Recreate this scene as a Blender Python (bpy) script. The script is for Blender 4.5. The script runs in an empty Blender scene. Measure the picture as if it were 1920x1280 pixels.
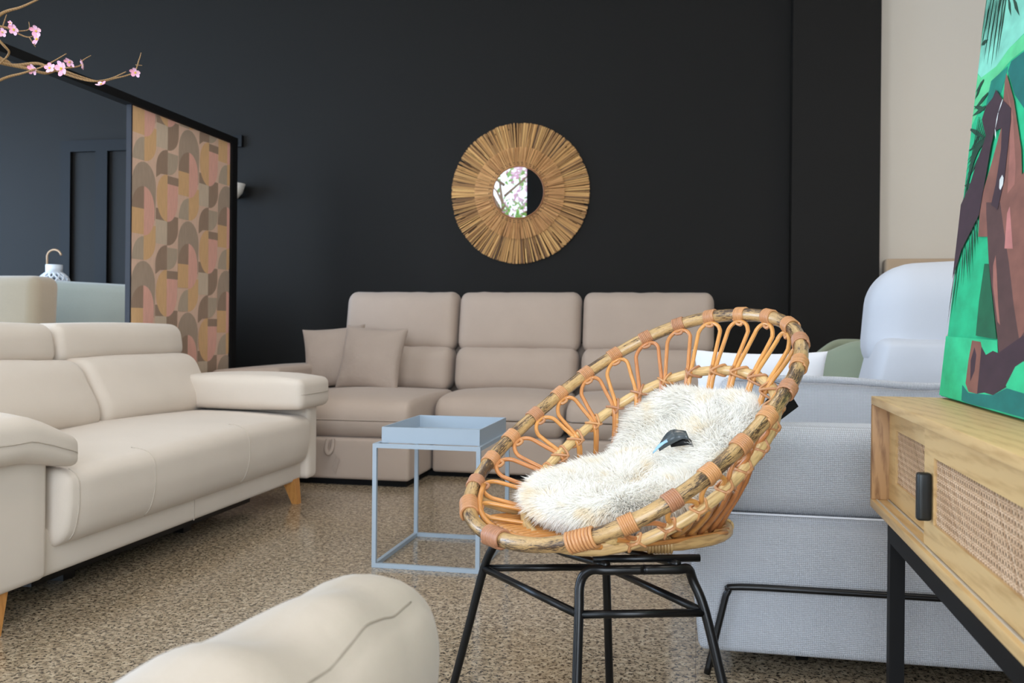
import bpy, math, random
import numpy as np
from mathutils import Vector, Matrix, noise
random.seed(7); rng = np.random.default_rng(7)
PI = math.pi
sc = bpy.context.scene
C = sc.collection

# ---------------------------------------------------------------- camera, light, exposure
TH = math.atan(350/1750)
cam = bpy.data.cameras.new('camera'); co = bpy.data.objects.new('camera', cam); C.objects.link(co)
cam.sensor_width = 36; cam.lens = 36*1750/1920
co.matrix_world = Matrix.Translation((0, 0, .88)) @ Matrix.Rotation(TH, 4, 'Z') @ Matrix.Rotation(PI/2, 4, 'X') @ Matrix.Rotation(.009, 4, 'Z')
cam.shift_y = -31/1920
cam.clip_start = .05
cam.dof.use_dof = True; cam.dof.focus_distance = 2.15; cam.dof.aperture_fstop = 7.0
sc.camera = co
sc.view_settings.view_transform = 'Standard'; sc.view_settings.look = 'None'
sc.view_settings.gamma = 1; sc.view_settings.exposure = 0.20
sc.view_settings.use_curve_mapping = False

w = bpy.data.worlds.new('sky'); sc.world = w; w.use_nodes = True
bg = w.node_tree.nodes['Background']; bg.inputs[0].default_value = (.80, .89, 1, 1); bg.inputs[1].default_value = 2.2

def area(name, loc, rot, sx, sy, power, col):
    l = bpy.data.lights.new(name, 'AREA'); l.shape = 'RECTANGLE'; l.size = sx; l.size_y = sy
    l.energy = power; l.color = col
    o = bpy.data.objects.new(name, l); C.objects.link(o); o.location = loc; o.rotation_euler = rot
    return o
# daylight entering by the shop windows (rear wall and left wall)
area('daylight_rear', (.6, -2.46, 1.75), (PI/2, 0, 0), 3.2, 2.9, 190, (.78, .88, 1))
area('daylight_rear_left', (-5.2, -2.46, 1.9), (PI/2, 0, 0), 2.6, 3.0, 140, (.70, .84, 1))
area('daylight_left', (-7.4, 3.6, 1.5), (0, -PI/2, 0), 2.6, 3.6, 340, (.48, .70, 1))

# ---------------------------------------------------------------- materials
def lin(c):
    if isinstance(c, str):
        c = [int(c[i:i+2], 16)/255 for i in (0, 2, 4)]
    else:
        c = [x/255 for x in c]
    return tuple((x/12.92 if x <= .04045 else ((x+.055)/1.055)**2.4) for x in c) + (1,)

class NT:
    def __init__(s, name):
        s.m = bpy.data.materials.new(name); s.m.use_nodes = True
        s.t = s.m.node_tree; s.b = s.t.nodes['Principled BSDF']
    def n(s, typ, **kw):
        nd = s.t.nodes.new(typ)
        for k, v in kw.items():
            if k in nd.inputs.keys(): nd.inputs[k].default_value = v
            else: setattr(nd, k, v)
        return nd
    def l(s, a, b): s.t.links.new(a, b)
    def ramp(s, fac, stops, interp='LINEAR'):
        r = s.t.nodes.new('ShaderNodeValToRGB'); r.color_ramp.interpolation = interp
        el = r.color_ramp.elements
        while len(el) < len(stops): el.new(.5)
        for e, (p, c) in zip(el, stops): e.position = p; e.color = c
        s.l(fac, r.inputs[0]); return r.outputs[0]
    def coord(s, kind='Object', scale=(1, 1, 1)):
        t = s.n('ShaderNodeTexCoord'); mp = s.n('ShaderNodeMapping'); mp.inputs['Scale'].default_value = scale
        s.l(t.outputs[kind], mp.inputs[0]); return mp.outputs[0]
    def bump(s, h, strength=.3, dist=.002, prev=None):
        b = s.n('ShaderNodeBump'); b.inputs['Strength'].default_value = strength; b.inputs['Distance'].default_value = dist
        s.l(h, b.inputs['Height'])
        if prev: s.l(prev, b.inputs['Normal'])
        s.l(b.outputs[0], s.b.inputs['Normal']); return b.outputs[0]
    def P(s, **kw):
        for k, v in kw.items(): s.b.inputs[k.replace('_', ' ')].default_value = v
        return s

def plain(name, col, rough=.6, metal=0, **kw):
    a = NT(name); a.P(Base_Color=lin(col), Roughness=rough, Metallic=metal, **kw); return a.m

def fabric(name, col, weave=900, var=.06, bstr=.35, rough=.92, sheen=.15, wr=.0):
    a = NT(name); a.P(Roughness=rough, Sheen_Weight=sheen, Sheen_Roughness=.5)
    co_ = a.coord()
    n1 = a.n('ShaderNodeTexNoise', Scale=weave); n1.inputs['Detail'].default_value = 2
    n2 = a.n('ShaderNodeTexNoise', Scale=5.0); n2.inputs['Detail'].default_value = 3
    a.l(co_, n1.inputs['Vector']); a.l(co_, n2.inputs['Vector'])
    c = lin(col); lo = tuple(x*(1-var*2) for x in c[:3])+(1,); hi = tuple(min(1, x*(1+var)) for x in c[:3])+(1,)
    mx = a.n('ShaderNodeMix', data_type='RGBA')
    r1 = a.ramp(n1.outputs[0], [(.3, lo), (.7, hi)]); a.l(r1, mx.inputs[6])
    r2 = a.ramp(n2.outputs[0], [(.3, lo), (.7, hi)]); a.l(r2, mx.inputs[7]); mx.inputs[0].default_value = .4
    a.l(mx.outputs[2], a.b.inputs['Base Color'])
    nb = a.bump(n1.outputs[0], bstr, .001)
    if wr:
        n3 = a.n('ShaderNodeTexNoise', Scale=9.0); n3.inputs['Detail'].default_value = 4; a.l(co_, n3.inputs['Vector'])
        a.bump(n3.outputs[0], wr, .02, nb)
    return a.m

def waffle(name, col, pitch=.0065):
    a = NT(name); a.P(Roughness=.9, Sheen_Weight=.1)
    t = a.n('ShaderNodeTexCoord'); k = 2*PI/pitch
    sep = a.n('ShaderNodeSeparateXYZ'); a.l(t.outputs['Object'], sep.inputs[0])
    def sinof(sx, sz, off=0):
        m1 = a.n('ShaderNodeMath', operation='MULTIPLY'); a.l(sep.outputs[0], m1.inputs[0]); m1.inputs[1].default_value = sx
        m2 = a.n('ShaderNodeMath', operation='MULTIPLY_ADD'); a.l(sep.outputs[2], m2.inputs[0]); m2.inputs[1].default_value = sz; a.l(m1.outputs[0], m2.inputs[2])
        s_ = a.n('ShaderNodeMath', operation='SINE'); a.l(m2.outputs[0], s_.inputs[0]); return s_.outputs[0]
    s1, s2 = sinof(k*.7, k*.7), sinof(k*.7, -k*.7)
    mu = a.n('ShaderNodeMath', operation='MULTIPLY'); a.l(s1, mu.inputs[0]); a.l(s2, mu.inputs[1])
    n1 = a.n('ShaderNodeTexNoise', Scale=700.0); a.l(t.outputs['Object'], n1.inputs['Vector'])
    c = lin(col)
    r1 = a.ramp(mu.outputs[0], [(.0, tuple(x*.72 for x in c[:3])+(1,)), (.45, c)]); a.l(r1, a.b.inputs['Base Color'])
    b1 = a.bump(mu.outputs[0], .5, .003); a.bump(n1.outputs[0], .15, .001, b1)
    return a.m

def wood(name, c1, c2, axis=(1, 1, 1), scale=6, rough=.45, uv=False, dist=3.0):
    a = NT(name); a.P(Roughness=rough)
    co_ = a.coord('UV' if uv else 'Object', axis)
    wv = a.n('ShaderNodeTexWave', Scale=scale, Distortion=dist); wv.bands_direction = 'DIAGONAL'
    wv.inputs['Detail'].default_value = 2.5; wv.inputs['Detail Scale'].default_value = .35; wv.inputs['Detail Roughness'].default_value = .55
    a.l(co_, wv.inputs['Vector'])
    fine = a.n('ShaderNodeTexNoise', Scale=scale*7); fine.inputs['Detail'].default_value = 4; a.l(co_, fine.inputs['Vector'])
    ad = a.n('ShaderNodeMath', operation='MULTIPLY_ADD'); a.l(wv.outputs[0], ad.inputs[0]); ad.inputs[1].default_value = .35; a.l(fine.outputs[0], ad.inputs[2])
    r = a.ramp(ad.outputs[0], [(.35, lin(c2)), (.72, lin(c1))]); a.l(r, a.b.inputs['Base Color'])
    a.bump(ad.outputs[0], .1, .001)
    return a.m

def bark_mat():
    a = NT('rattan_pole_bark'); a.P(Roughness=.32, Coat_Weight=.3, Coat_Roughness=.2)
    uv = a.n('ShaderNodeTexCoord')
    mp = a.n('ShaderNodeMapping'); mp.inputs['Scale'].default_value = (1, 4.0, 1); a.l(uv.outputs['UV'], mp.inputs[0])
    m2 = a.n('ShaderNodeMapping'); m2.inputs['Scale'].default_value = (9, 60, 1); a.l(uv.outputs['UV'], m2.inputs[0])
    big = a.n('ShaderNodeTexNoise', Scale=7.0); big.inputs['Detail'].default_value = 3; a.l(mp.outputs[0], big.inputs['Vector'])
    st = a.n('ShaderNodeTexNoise', Scale=7.0); st.inputs['Detail'].default_value = 6; st.inputs['Roughness'].default_value = .75; a.l(m2.outputs[0], st.inputs['Vector'])
    base = a.ramp(st.outputs[0], [(.3, lin((150, 112, 66))), (.6, lin((204, 168, 114)))])
    mu = a.n('ShaderNodeMath', operation='MULTIPLY'); a.l(big.outputs[0], mu.inputs[0]); a.l(st.outputs[0], mu.inputs[1])
    mk = a.ramp(mu.outputs[0], [(.235, (0, 0, 0, 1)), (.285, (1, 1, 1, 1))])
    mx = a.n('ShaderNodeMix', data_type='RGBA'); a.l(mk, mx.inputs[0]); a.l(base, mx.inputs[6]); mx.inputs[7].default_value = lin((66, 46, 32))
    a.l(mx.outputs[2], a.b.inputs['Base Color']); a.bump(st.outputs[0], .25, .002)
    return a.m

def cane_mat(name, c1, c2, c3, rough=.35):
    a = NT(name); a.P(Roughness=rough, Coat_Weight=.25)
    uv = a.n('ShaderNodeTexCoord'); m2 = a.n('ShaderNodeMapping'); m2.inputs['Scale'].default_value = (6, 30, 1); a.l(uv.outputs['UV'], m2.inputs[0])
    st = a.n('ShaderNodeTexNoise', Scale=5.0); st.inputs['Detail'].default_value = 4; a.l(m2.outputs[0], st.inputs['Vector'])
    oi = a.n('ShaderNodeObjectInfo')
    ri = a.ramp(oi.outputs['Random'], [(0, lin(c1)), (.5, lin(c2)), (1, lin(c3))])
    dk = a.ramp(st.outputs[0], [(.3, (.55, .5, .45, 1)), (.55, (1, 1, 1, 1))])
    mx = a.n('ShaderNodeMix', data_type='RGBA', blend_type='MULTIPLY'); mx.inputs[0].default_value = .8
    a.l(ri, mx.inputs[6]); a.l(dk, mx.inputs[7]); a.l(mx.outputs[2], a.b.inputs['Base Color'])
    a.bump(st.outputs[0], .15, .001)
    return a.m

def straw_mat(name, cols):
    a = NT(name); a.P(Roughness=.6)
    g = a.n('ShaderNodeNewGeometry')
    r = a.ramp(g.outputs['Random Per Island'], [(i/(len(cols)-1), lin(c)) for i, c in enumerate(cols)])
    a.l(r, a.b.inputs['Base Color']); return a.m

def granite():
    a = NT('polished_granite'); a.P(Roughness=.16, Specular_IOR_Level=.55)
    co_ = a.coord()
    v = a.n('ShaderNodeTexNoise', Scale=95.0); v.inputs['Detail'].default_value = 4; v.inputs['Roughness'].default_value = .72; v.inputs['Distortion'].default_value = .5
    v2 = a.n('ShaderNodeTexNoise', Scale=45.0); v2.inputs['Detail'].default_value = 4
    v3 = a.n('ShaderNodeTexNoise', Scale=1.4); v3.inputs['Detail'].default_value = 2
    for x in (v, v2, v3): a.l(co_, x.inputs['Vector'])
    base = a.ramp(v2.outputs[0], [(.3, lin((132, 117, 98))), (.5, lin((170, 154, 132))), (.7, lin((198, 184, 162)))])
    mk = a.ramp(v.outputs[0], [(.43, (1, 1, 1, 1)), (.48, (0, 0, 0, 1))])
    mx = a.n('ShaderNodeMix', data_type='RGBA'); a.l(mk, mx.inputs[0]); a.l(base, mx.inputs[6]); mx.inputs[7].default_value = lin((62, 54, 46))
    tint = a.ramp(v3.outputs[0], [(.35, (.9, .86, .78, 1)), (.65, (1, 1, 1, 1))])
    m2 = a.n('ShaderNodeMix', data_type='RGBA', blend_type='MULTIPLY'); m2.inputs[0].default_value = 1
    a.l(mx.outputs[2], m2.inputs[6]); a.l(tint, m2.inputs[7])
    # tile joints
    br = a.n('ShaderNodeTexBrick'); br.offset = 0; br.inputs['Scale'].default_value = 1.0; br.inputs['Mortar Size'].default_value = .0012
    br.inputs['Brick Width'].default_value = .6; br.inputs['Row Height'].default_value = .6
    br.inputs['Color1'].default_value = br.inputs['Color2'].default_value = (1, 1, 1, 1); br.inputs['Mortar'].default_value = (.6, .57, .52, 1)
    a.l(co_, br.inputs['Vector'])
    m3 = a.n('ShaderNodeMix', data_type='RGBA', blend_type='MULTIPLY'); m3.inputs[0].default_value = 1
    a.l(m2.outputs[2], m3.inputs[6]); a.l(br.outputs[0], m3.inputs[7]); a.l(m3.outputs[2], a.b.inputs['Base Color'])
    return a.m

def paint(name, col, rough=.55, bs=.05, spec=.5):
    a = NT(name); a.P(Base_Color=lin(col), Roughness=rough, Specular_IOR_Level=spec)
    n = a.n('ShaderNodeTexNoise', Scale=60.0); a.l(a.coord(), n.inputs['Vector']); a.bump(n.outputs[0], bs, .002); return a.m

def printed(name, col, var=.18, scale=(40, 9, 40)):
    a = NT(name); a.P(Roughness=.75)
    n = a.n('ShaderNodeTexNoise', Scale=1.0); n.inputs['Detail'].default_value = 5; a.l(a.coord('Object', scale), n.inputs['Vector'])
    c = lin(col); r = a.ramp(n.outputs[0], [(.3, tuple(x*(1-var) for x in c[:3])+(1,)), (.7, tuple(min(1, x*(1+var)) for x in c[:3])+(1,))])
    a.l(r, a.b.inputs['Base Color']); return a.m

M = {}
M['granite'] = granite()
M['dark_wall'] = paint('charcoal_wall_paint', (20, 17, 13), .6, .03, .18)
M['dark_trim'] = paint('charcoal_trim_paint', (12, 12, 13), .6, .03, .2)
M['cream_wall'] = paint('cream_wall_paint', (206, 195, 180), .7)
M['ceiling'] = paint('ceiling_paint', (225, 222, 215), .9)
M['black'] = plain('black_powder_coat', (11, 11, 12), .32, Specular_IOR_Level=.35)
M['matte_black'] = plain('matte_black', (9, 9, 10), .7, Specular_IOR_Level=.2)
M['ivory'] = fabric('ivory_upholstery', (214, 201, 187), 800, .03, .25)
M['ivory_soft'] = fabric('ivory_wrinkled_leatherette', (182, 168, 152), 500, .02, .1, .6, wr=.25)
M['ivory_pipe'] = plain('ivory_thread', (190, 178, 164), .9)
M['taupe'] = fabric('taupe_upholstery', (184, 165, 150), 600, .04, .2)
M['taupe_pillow'] = fabric('taupe_pillow_cloth', (172, 154, 140), 900, .04, .3, wr=.45)
M['beige_velvet'] = fabric('beige_velvet', (158, 144, 122), 300, .05, .1, sheen=.4)
M['sage_velvet'] = fabric('grey_green_velvet', (136, 136, 122), 300, .05, .1, sheen=.4)
M['waffle'] = waffle('pale_waffle_weave', (204, 207, 214))
M['recliner'] = fabric('pale_recliner_fabric', (190, 193, 200), 700, .02, .15)
M['pillow_white'] = fabric('white_pillow_cloth', (226, 228, 234), 700, .02, .2)
M['sage'] = fabric('sage_upholstery', (140, 150, 128), 500, .03, .2)
M['headboard'] = fabric('sand_headboard', (176, 152, 126), 500, .03, .2)
M['leg_wood'] = wood('honey_leg_wood', (200, 140, 76), (180, 120, 62), (1, 1, .15), 30, .4, dist=2)
M['oak'] = wood('pale_oak', (210, 174, 120), (188, 150, 98), (1, .10, 1), 22, .45, dist=9)
M['oak_dark'] = wood('oak_end_grain', (180, 138, 92), (136, 96, 58), (1, 1, .16), 26, .5, dist=7)
M['cane'] = straw_mat('woven_cane', [(186, 150, 116), (212, 178, 142), (226, 196, 164), (200, 164, 130)])
M['cane_back'] = plain('brown_backing', (34, 23, 16), .85)
M['blue_metal'] = plain('grey_blue_metal', (162, 175, 187), .45)
M['bark'] = bark_mat()
M['rattan'] = cane_mat('orange_rattan_cane', (206, 138, 72), (222, 158, 84), (190, 120, 72))
M['hoop'] = cane_mat('pale_rattan_pole', (206, 170, 112), (214, 178, 122), (200, 160, 104), .4)
M['binding'] = cane_mat('rattan_peel_binding', (192, 134, 88), (206, 148, 94), (176, 122, 90), .45)
M['straw'] = straw_mat('dried_straw', [(90, 58, 28), (178, 126, 66), (218, 164, 94), (140, 94, 46), (232, 182, 108)])
M['straw2'] = straw_mat('dried_straw_inner', [(176, 120, 68), (206, 150, 90), (220, 166, 102), (192, 136, 78)])
M['mirror'] = plain('mirror_glass', (235, 235, 235), .0, 1)
M['twig'] = wood('twig_bark', (150, 116, 74), (104, 74, 44), (8, 8, 8), 10, .7)
M['petal'] = straw_mat('pink_petal', [(236, 170, 190), (246, 196, 206), (232, 190, 226), (240, 160, 180)])
M['stamen'] = plain('yellow_stamen', (220, 196, 60), .6)
M['ceramic'] = plain('white_ceramic', (232, 236, 240), .4)
M['bowl'] = plain('white_glass_shade', (238, 232, 224), .4)
M['handle_wood'] = plain('bent_wood_handle', (196, 158, 120), .5)
M['tag'] = plain('black_card', (10, 10, 11), .5, Specular_IOR_Level=.25)
M['greytag'] = plain('glossy_grey_label', (70, 76, 78), .25)
M['bluetag'] = plain('pale_blue_label', (150, 190, 215), .3)
M['glass'] = None

# ---------------------------------------------------------------- mesh builder
ORG = {}
class MB:
    def __init__(s): s.v = []; s.f = []; s.m = []; s.uv = []; s.sm = []
    def add(s, vs, fs, mi=0, uvs=None, smooth=True):
        o = len(s.v); s.v += [tuple(p) for p in vs]
        for i, f in enumerate(fs):
            s.f.append([o+k for k in f]); s.m.append(mi); s.sm.append(smooth)
            s.uv.append(uvs[i] if uvs else [(0, 0)]*len(f))
        return s
    def box(s, a, b, mi=0, smooth=False):
        x0, y0, z0 = a; x1, y1, z1 = b
        vs = [(x0, y0, z0), (x1, y0, z0), (x1, y1, z0), (x0, y1, z0), (x0, y0, z1), (x1, y0, z1), (x1, y1, z1), (x0, y1, z1)]
        fs = [(0, 3, 2, 1), (4, 5, 6, 7), (0, 1, 5, 4), (1, 2, 6, 5), (2, 3, 7, 6), (3, 0, 4, 7)]
        return s.add(vs, fs, mi, smooth=smooth)
    def tube(s, pts, r, seg=10, closed=False, mi=0, caps=True, flat=1.0):
        pts = [Vector(p) for p in pts]; n = len(pts)
        rr = r if isinstance(r, (list, tuple)) else [r]*n
        up = None; vs = []; L = 0; ls = []
        for i in range(n):
            a = pts[i-1] if (i or closed) else pts[i]; b = pts[(i+1) % n] if (i < n-1 or closed) else pts[i]
            t = (b-a).normalized()
            if up is None:
                up = Vector((0, 0, 1)) if abs(t.z) < .9 else Vector((1, 0, 0))
            x = (up - t*up.dot(t))
            if x.length < 1e-6: x = t.orthogonal()
            x.normalize(); y = t.cross(x); up = x
            if i: L += (pts[i]-pts[i-1]).length
            ls.append(L)
            for k in range(seg):
                an = 2*PI*k/seg
                vs.append(pts[i] + x*(math.cos(an)*rr[i]) + y*(math.sin(an)*rr[i]*flat))
        fs = []; uvs = []
        m = n if closed else n-1
        for i in range(m):
            j = (i+1) % n; lj = ls[j] if j else L + (pts[0]-pts[-1]).length
            for k in range(seg):
                k2 = (k+1) % seg
                fs.append((i*seg+k, i*seg+k2, j*seg+k2, j*seg+k))
                u0, u1 = ls[i], lj; v0, v1 = k/seg*.1, (k+1)/seg*.1
                uvs.append([(u0, v0), (u0, v1), (u1, v1), (u1, v0)])
        if caps and not closed:
            fs.append(tuple(range(seg))[::-1]); uvs.append([(0, 0)]*seg)
            fs.append(tuple((n-1)*seg+k for k in range(seg))); uvs.append([(0, 0)]*seg)
        return s.add(vs, fs, mi, uvs)
    def lathe(s, prof, c, seg=32, mi=0, a0=0, a1=2*PI):
        full = abs(a1-a0-2*PI) < 1e-6; n = seg if full else seg+1; vs = []
        for (r, z) in prof:
            for k in range(n):
                an = a0+(a1-a0)*k/seg; vs.append((c[0]+r*math.cos(an), c[1]+r*math.sin(an), c[2]+z))
        fs = []
        for i in range(len(prof)-1):
            for k in range(seg):
                k2 = (k+1) % n
                fs.append((i*n+k, i*n+k2, (i+1)*n+k2, (i+1)*n+k))
        return s.add(vs, fs, mi)
    def soft(s, c, size, r=.03, m=6, k=4, bulge=(0, 0, 0), fn=None, mi=0, rot=None):
        h = [x/2 for x in size]; r = [min(r, q*.999) for q in h] if not isinstance(r, (list, tuple)) else [min(a, b*.999) for a, b in zip(r, h)]
        def coords(hh, rr):
            o = [-hh + rr*(1-math.cos(PI/2*i/k)) for i in range(k)]
            inner = [-(hh-rr) + 2*(hh-rr)*i/m for i in range(m+1)]
            return o + inner + [-x for x in reversed(o)]
        ax = [coords(h[i], r[i]) for i in range(3)]
        key = {}; vs = []; fs = []
        def vert(p):
            kk = tuple(round(x, 6) for x in p)
            if kk in key: return key[kk]
            q = [max(-(h[i]-r[i]), min(h[i]-r[i], p[i])) for i in range(3)]
            d = [(p[i]-q[i])/r[i] for i in range(3)]; L = math.sqrt(sum(x*x for x in d))
            o = [q[i]+(d[i]/L*r[i] if L > 1e-9 else 0) for i in range(3)]
            u = [o[i]/h[i] for i in range(3)]
            for i in range(3):
                if bulge[i]:
                    a, b = [j for j in range(3) if j != i]
                    o[i] += u[i]*bulge[i]*(1-u[a]**2)*(1-u[b]**2)
            o = Vector(o)
            if fn: o = Vector(fn(o))
            if rot: o = rot @ o
            o += Vector(c); key[kk] = len(vs); vs.append(o); return key[kk]
        for i in range(3):
            a, b = [(1, 2), (2, 0), (0, 1)][i]
            for sgn in (-1, 1):
                for p in range(len(ax[a])-1):
                    for q in range(len(ax[b])-1):
                        def pt(u, v):
                            P_ = [0, 0, 0]; P_[i] = sgn*h[i]; P_[a] = ax[a][u]; P_[b] = ax[b][v]; return vert(P_)
                        f = [pt(p, q), pt(p+1, q), pt(p+1, q+1), pt(p, q+1)]
                        if sgn < 0: f = f[::-1]
                        if len(set(f)) == 4: fs.append(f)
        return s.add(vs, fs, mi)
    @staticmethod
    def on_soft(p, c, size, r, bulge=(0, 0, 0), fn=None, out=.0012):
        h = [x/2 for x in size]; r = [min(a, b*.999) for a, b in zip(r, h)]
        q = [max(-(h[i]-r[i]), min(h[i]-r[i], p[i])) for i in range(3)]
        d = [(p[i]-q[i])/r[i] for i in range(3)]; L = math.sqrt(sum(x*x for x in d))
        o = [q[i]+(d[i]/L*(r[i]+out) if L > 1e-9 else 0) for i in range(3)]; u = [o[i]/h[i] for i in range(3)]
        for i in range(3):
            if bulge[i]:
                a, b = [j for j in range(3) if j != i]; o[i] += u[i]*bulge[i]*(1-u[a]**2)*(1-u[b]**2)
        o = Vector(o)
        return (Vector(fn(o)) if fn else o) + Vector(c)
    def pillow(s, c, hx, hz, t, rot, n=16, mi=0, pinch=.09, seed=0):
        vs = []; fs = []; N = n+1
        for sd in (1, -1):
            for i in range(N):
                for j in range(N):
                    u = -1+2*i/n; v = -1+2*j/n
                    u = math.sin(u*PI/2); v = math.sin(v*PI/2)
                    x = hx*u*(1-pinch*(1-v*v)); z = hz*v*(1-pinch*(1-u*u))
                    th = t*(max(0, (1-u*u))*max(0, (1-v*v)))**.42
                    if 0 < i < n and 0 < j < n:
                        th *= 1+.16*noise.noise(Vector((u*2.2, v*2.2, seed+sd)))
                        th += .25*t*noise.noise(Vector((u*7, v*2, seed+3)))*(abs(u)**3+abs(v)**3)*.5
                    vs.append(rot @ Vector((x, -sd*th, z)) + Vector(c))
            o = 0 if sd > 0 else N*N
            for i in range(n):
                for j in range(n):
                    f = (o+i*N+j, o+(i+1)*N+j, o+(i+1)*N+j+1, o+i*N+j+1)
                    fs.append(f if sd > 0 else f[::-1])
        return s.add(vs, fs, mi)
    def poly(s, pts, mi=0, th=None):
        return s.add(pts, [list(range(len(pts)))], mi, smooth=False)
    def prism(s, pts, ext, mi=0):
        n = len(pts); e = Vector(ext); a = [Vector(p) for p in pts]; b = [p+e for p in a]
        fs = [list(range(n))[::-1], list(range(n, 2*n))] + [(i, (i+1) % n, n+(i+1) % n, n+i) for i in range(n)]
        return s.add(a+b, fs, mi, smooth=False)
    def build(s, name, mats, parent=None, sub=0, weld=False):
        me = bpy.data.meshes.new(name)
        org = ORG.get(parent.name, Vector()) if parent else Vector()
        V = np.array([tuple(p) for p in s.v], dtype=np.float64) - np.array(org)
        me.from_pydata(V.tolist(), [], s.f)
        if not isinstance(mats, (list, tuple)): mats = [mats]
        for m in mats: me.materials.append(m)
        me.polygons.foreach_set('material_index', s.m); me.polygons.foreach_set('use_smooth', s.sm)
        ul = me.uv_layers.new(name='UVMap'); flat = [c for f in s.uv for p in f for c in p]
        ul.data.foreach_set('uv', flat)
        me.validate(); me.update()
        o = bpy.data.objects.new(name, me); C.objects.link(o)
        if parent: o.parent = parent
        ORG[o.name] = org
        if sub:
            md = o.modifiers.new('sub', 'SUBSURF'); md.levels = sub; md.render_levels = sub
        return o

def tag(o, label=None, cat=None, group=None, kind=None):
    for k, v in (('label', label), ('category', cat), ('group', group), ('kind', kind)):
        if v: o[k] = v
    return o
def thing(name, label, cat, loc, group=None):
    o = bpy.data.objects.new(name, None); C.objects.link(o); o.location = loc; ORG[o.name] = Vector(loc)
    o.empty_display_size = .1
    return tag(o, label, cat, group)
def copy_tree(o, parent=None):
    c = o.copy(); C.objects.link(c); c.parent = parent
    for ch in [x for x in bpy.data.objects if x.parent == o]: copy_tree(ch, c)
    return c
def solo(mb, name, mats, label, cat, loc, group=None):     # a thing that is one mesh
    e = Vector(loc); mb.v = [tuple(Vector(p)-e) for p in mb.v]
    o = mb.build(name, mats); o.location = e; ORG[o.name] = e; return tag(o, label, cat, group)
def struct(mb, name, mats): return tag(mb.build(name, mats), kind='structure')
def R(d, ax='Z'): return Matrix.Rotation(math.radians(d), 3, ax)
def cr(pts, n=6, closed=False):                            # Catmull-Rom
    P = [Vector(p) for p in pts]; o = []; N = len(P)
    for i in range(N if closed else N-1):
        g = lambda k: P[k % N] if closed else P[max(0, min(N-1, k))]
        a, b, c, d = g(i-1), g(i), g(i+1), g(i+2)
        for j in range(n):
            t = j/n; o.append(.5*((2*b)+(c-a)*t+(2*a-5*b+4*c-d)*t*t+(3*b-a-3*c+d)*t**3))
    if not closed: o.append(P[-1])
    return o

# ---------------------------------------------------------------- the room
struct(MB().box((-7.6, -2.7, -.1), (3.7, 6.75, 0)), 'floor', M['granite'])
struct(MB().box((-7.6, -2.7, 4.0), (3.7, 6.75, 4.1)), 'ceiling', M['ceiling'])
struct(MB().box((-7.6, 6.35, 0), (1.10, 6.55, 4.0)), 'wall_back', M['dark_wall'])
struct(MB().box((.575, 6.2, 0), (1.11, 6.349, 4.0)), 'wall_pillar', M['dark_wall'])
struct(MB().box((1.112, 6.3, 0), (3.6, 6.5, 4.0)), 'wall_back_right', M['cream_wall'])
struct(MB().box((3.5, -2.6, 0), (3.6, 6.3, 4.0)), 'wall_right', M['cream_wall'])
# left wall with its shop window
b = MB(); b.box((-7.6, -2.6, 0), (-7.5, 1.7, 4)); b.box((-7.6, 5.5, 0), (-7.5, 6.35, 4)); b.box((-7.6, 1.7, 0), (-7.5, 5.5, .15)); b.box((-7.6, 1.7, 2.85), (-7.5, 5.5, 4))
struct(b, 'wall_left', M['cream_wall'])
# rear wall with two openings
b = MB(); b.box((-7.6, -2.7, 0), (-6.6, -2.6, 4)); b.box((-2.76, -2.7, 0), (-1.1, -2.6, 4)); b.box((2.3, -2.7, 0), (3.6, -2.6, 4))
for x0, x1 in ((-6.6, -2.76), (-1.1, 2.3)): b.box((x0, -2.7, 0), (x1, -2.6, .2)); b.box((x0, -2.7, 3.75), (x1, -2.6, 4))
struct(b, 'wall_rear', M['dark_wall'])
gm = NT('window_glass'); gm.t.nodes.remove(gm.b)
out = [n for n in gm.t.nodes if n.type == 'OUTPUT_MATERIAL'][0]
tr = gm.n('ShaderNodeBsdfTransparent'); gl = gm.n('ShaderNodeBsdfGlossy', Roughness=.0); mxs = gm.n('ShaderNodeMixShader'); mxs.inputs[0].default_value = .06
gm.l(tr.outputs[0], mxs.inputs[1]); gm.l(gl.outputs[0], mxs.inputs[2]); gm.l(mxs.outputs[0], out.inputs[0]); M['glass'] = gm.m
def window(n, ax, fixed, a0, a1, z0, z1, mull):
    f = MB(); t = .05
    def bx(a, b_, c, d):
        if ax == 'Y': f.box((a, fixed-.03, c), (b_, fixed+.03, d))
        else: f.box((fixed-.03, a, c), (fixed+.03, b_, d))
    bx(a0, a1, z0, z0+t); bx(a0, a1, z1-t, z1); bx(a0, a0+t, z0+t, z1-t); bx(a1-t, a1, z0+t, z1-t)
    for m_ in mull: bx(m_-t/2, m_+t/2, z0+t, z1-t)
    o = struct(f, 'window_%d' % n, M['dark_trim'])
    g = MB()
    if ax == 'Y': g.box((a0+t, fixed-.004, z0+t), (a1-t, fixed+.004, z1-t))
    else: g.box((fixed-.004, a0+t, z0+t), (fixed+.004, a1-t, z1-t))
    g.build('window_pane', M['glass'], o)
window(1, 'Y', -2.65, -6.6, -2.76, .2, 3.75, [-4.9])
window(2, 'Y', -2.65, -1.1, 2.3, .2, 3.75, [.6])
window(3, 'X', -7.55, 1.7, 5.5, .15, 2.85, [3.6])
# panelling frame on the back wall, left
b = MB()
b.box((-4.80, 6.322, 2.17), (-3.3, 6.35, 2.255)); b.box((-4.80, 6.322, 0), (-4.715, 6.35, 2.17)); b.box((-4.50, 6.322, 0), (-4.40, 6.35, 2.17)); b.box((-3.9, 6.322, 0), (-3.8, 6.35, 2.17))
struct(b, 'trim_1', M['dark_trim'])

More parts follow.
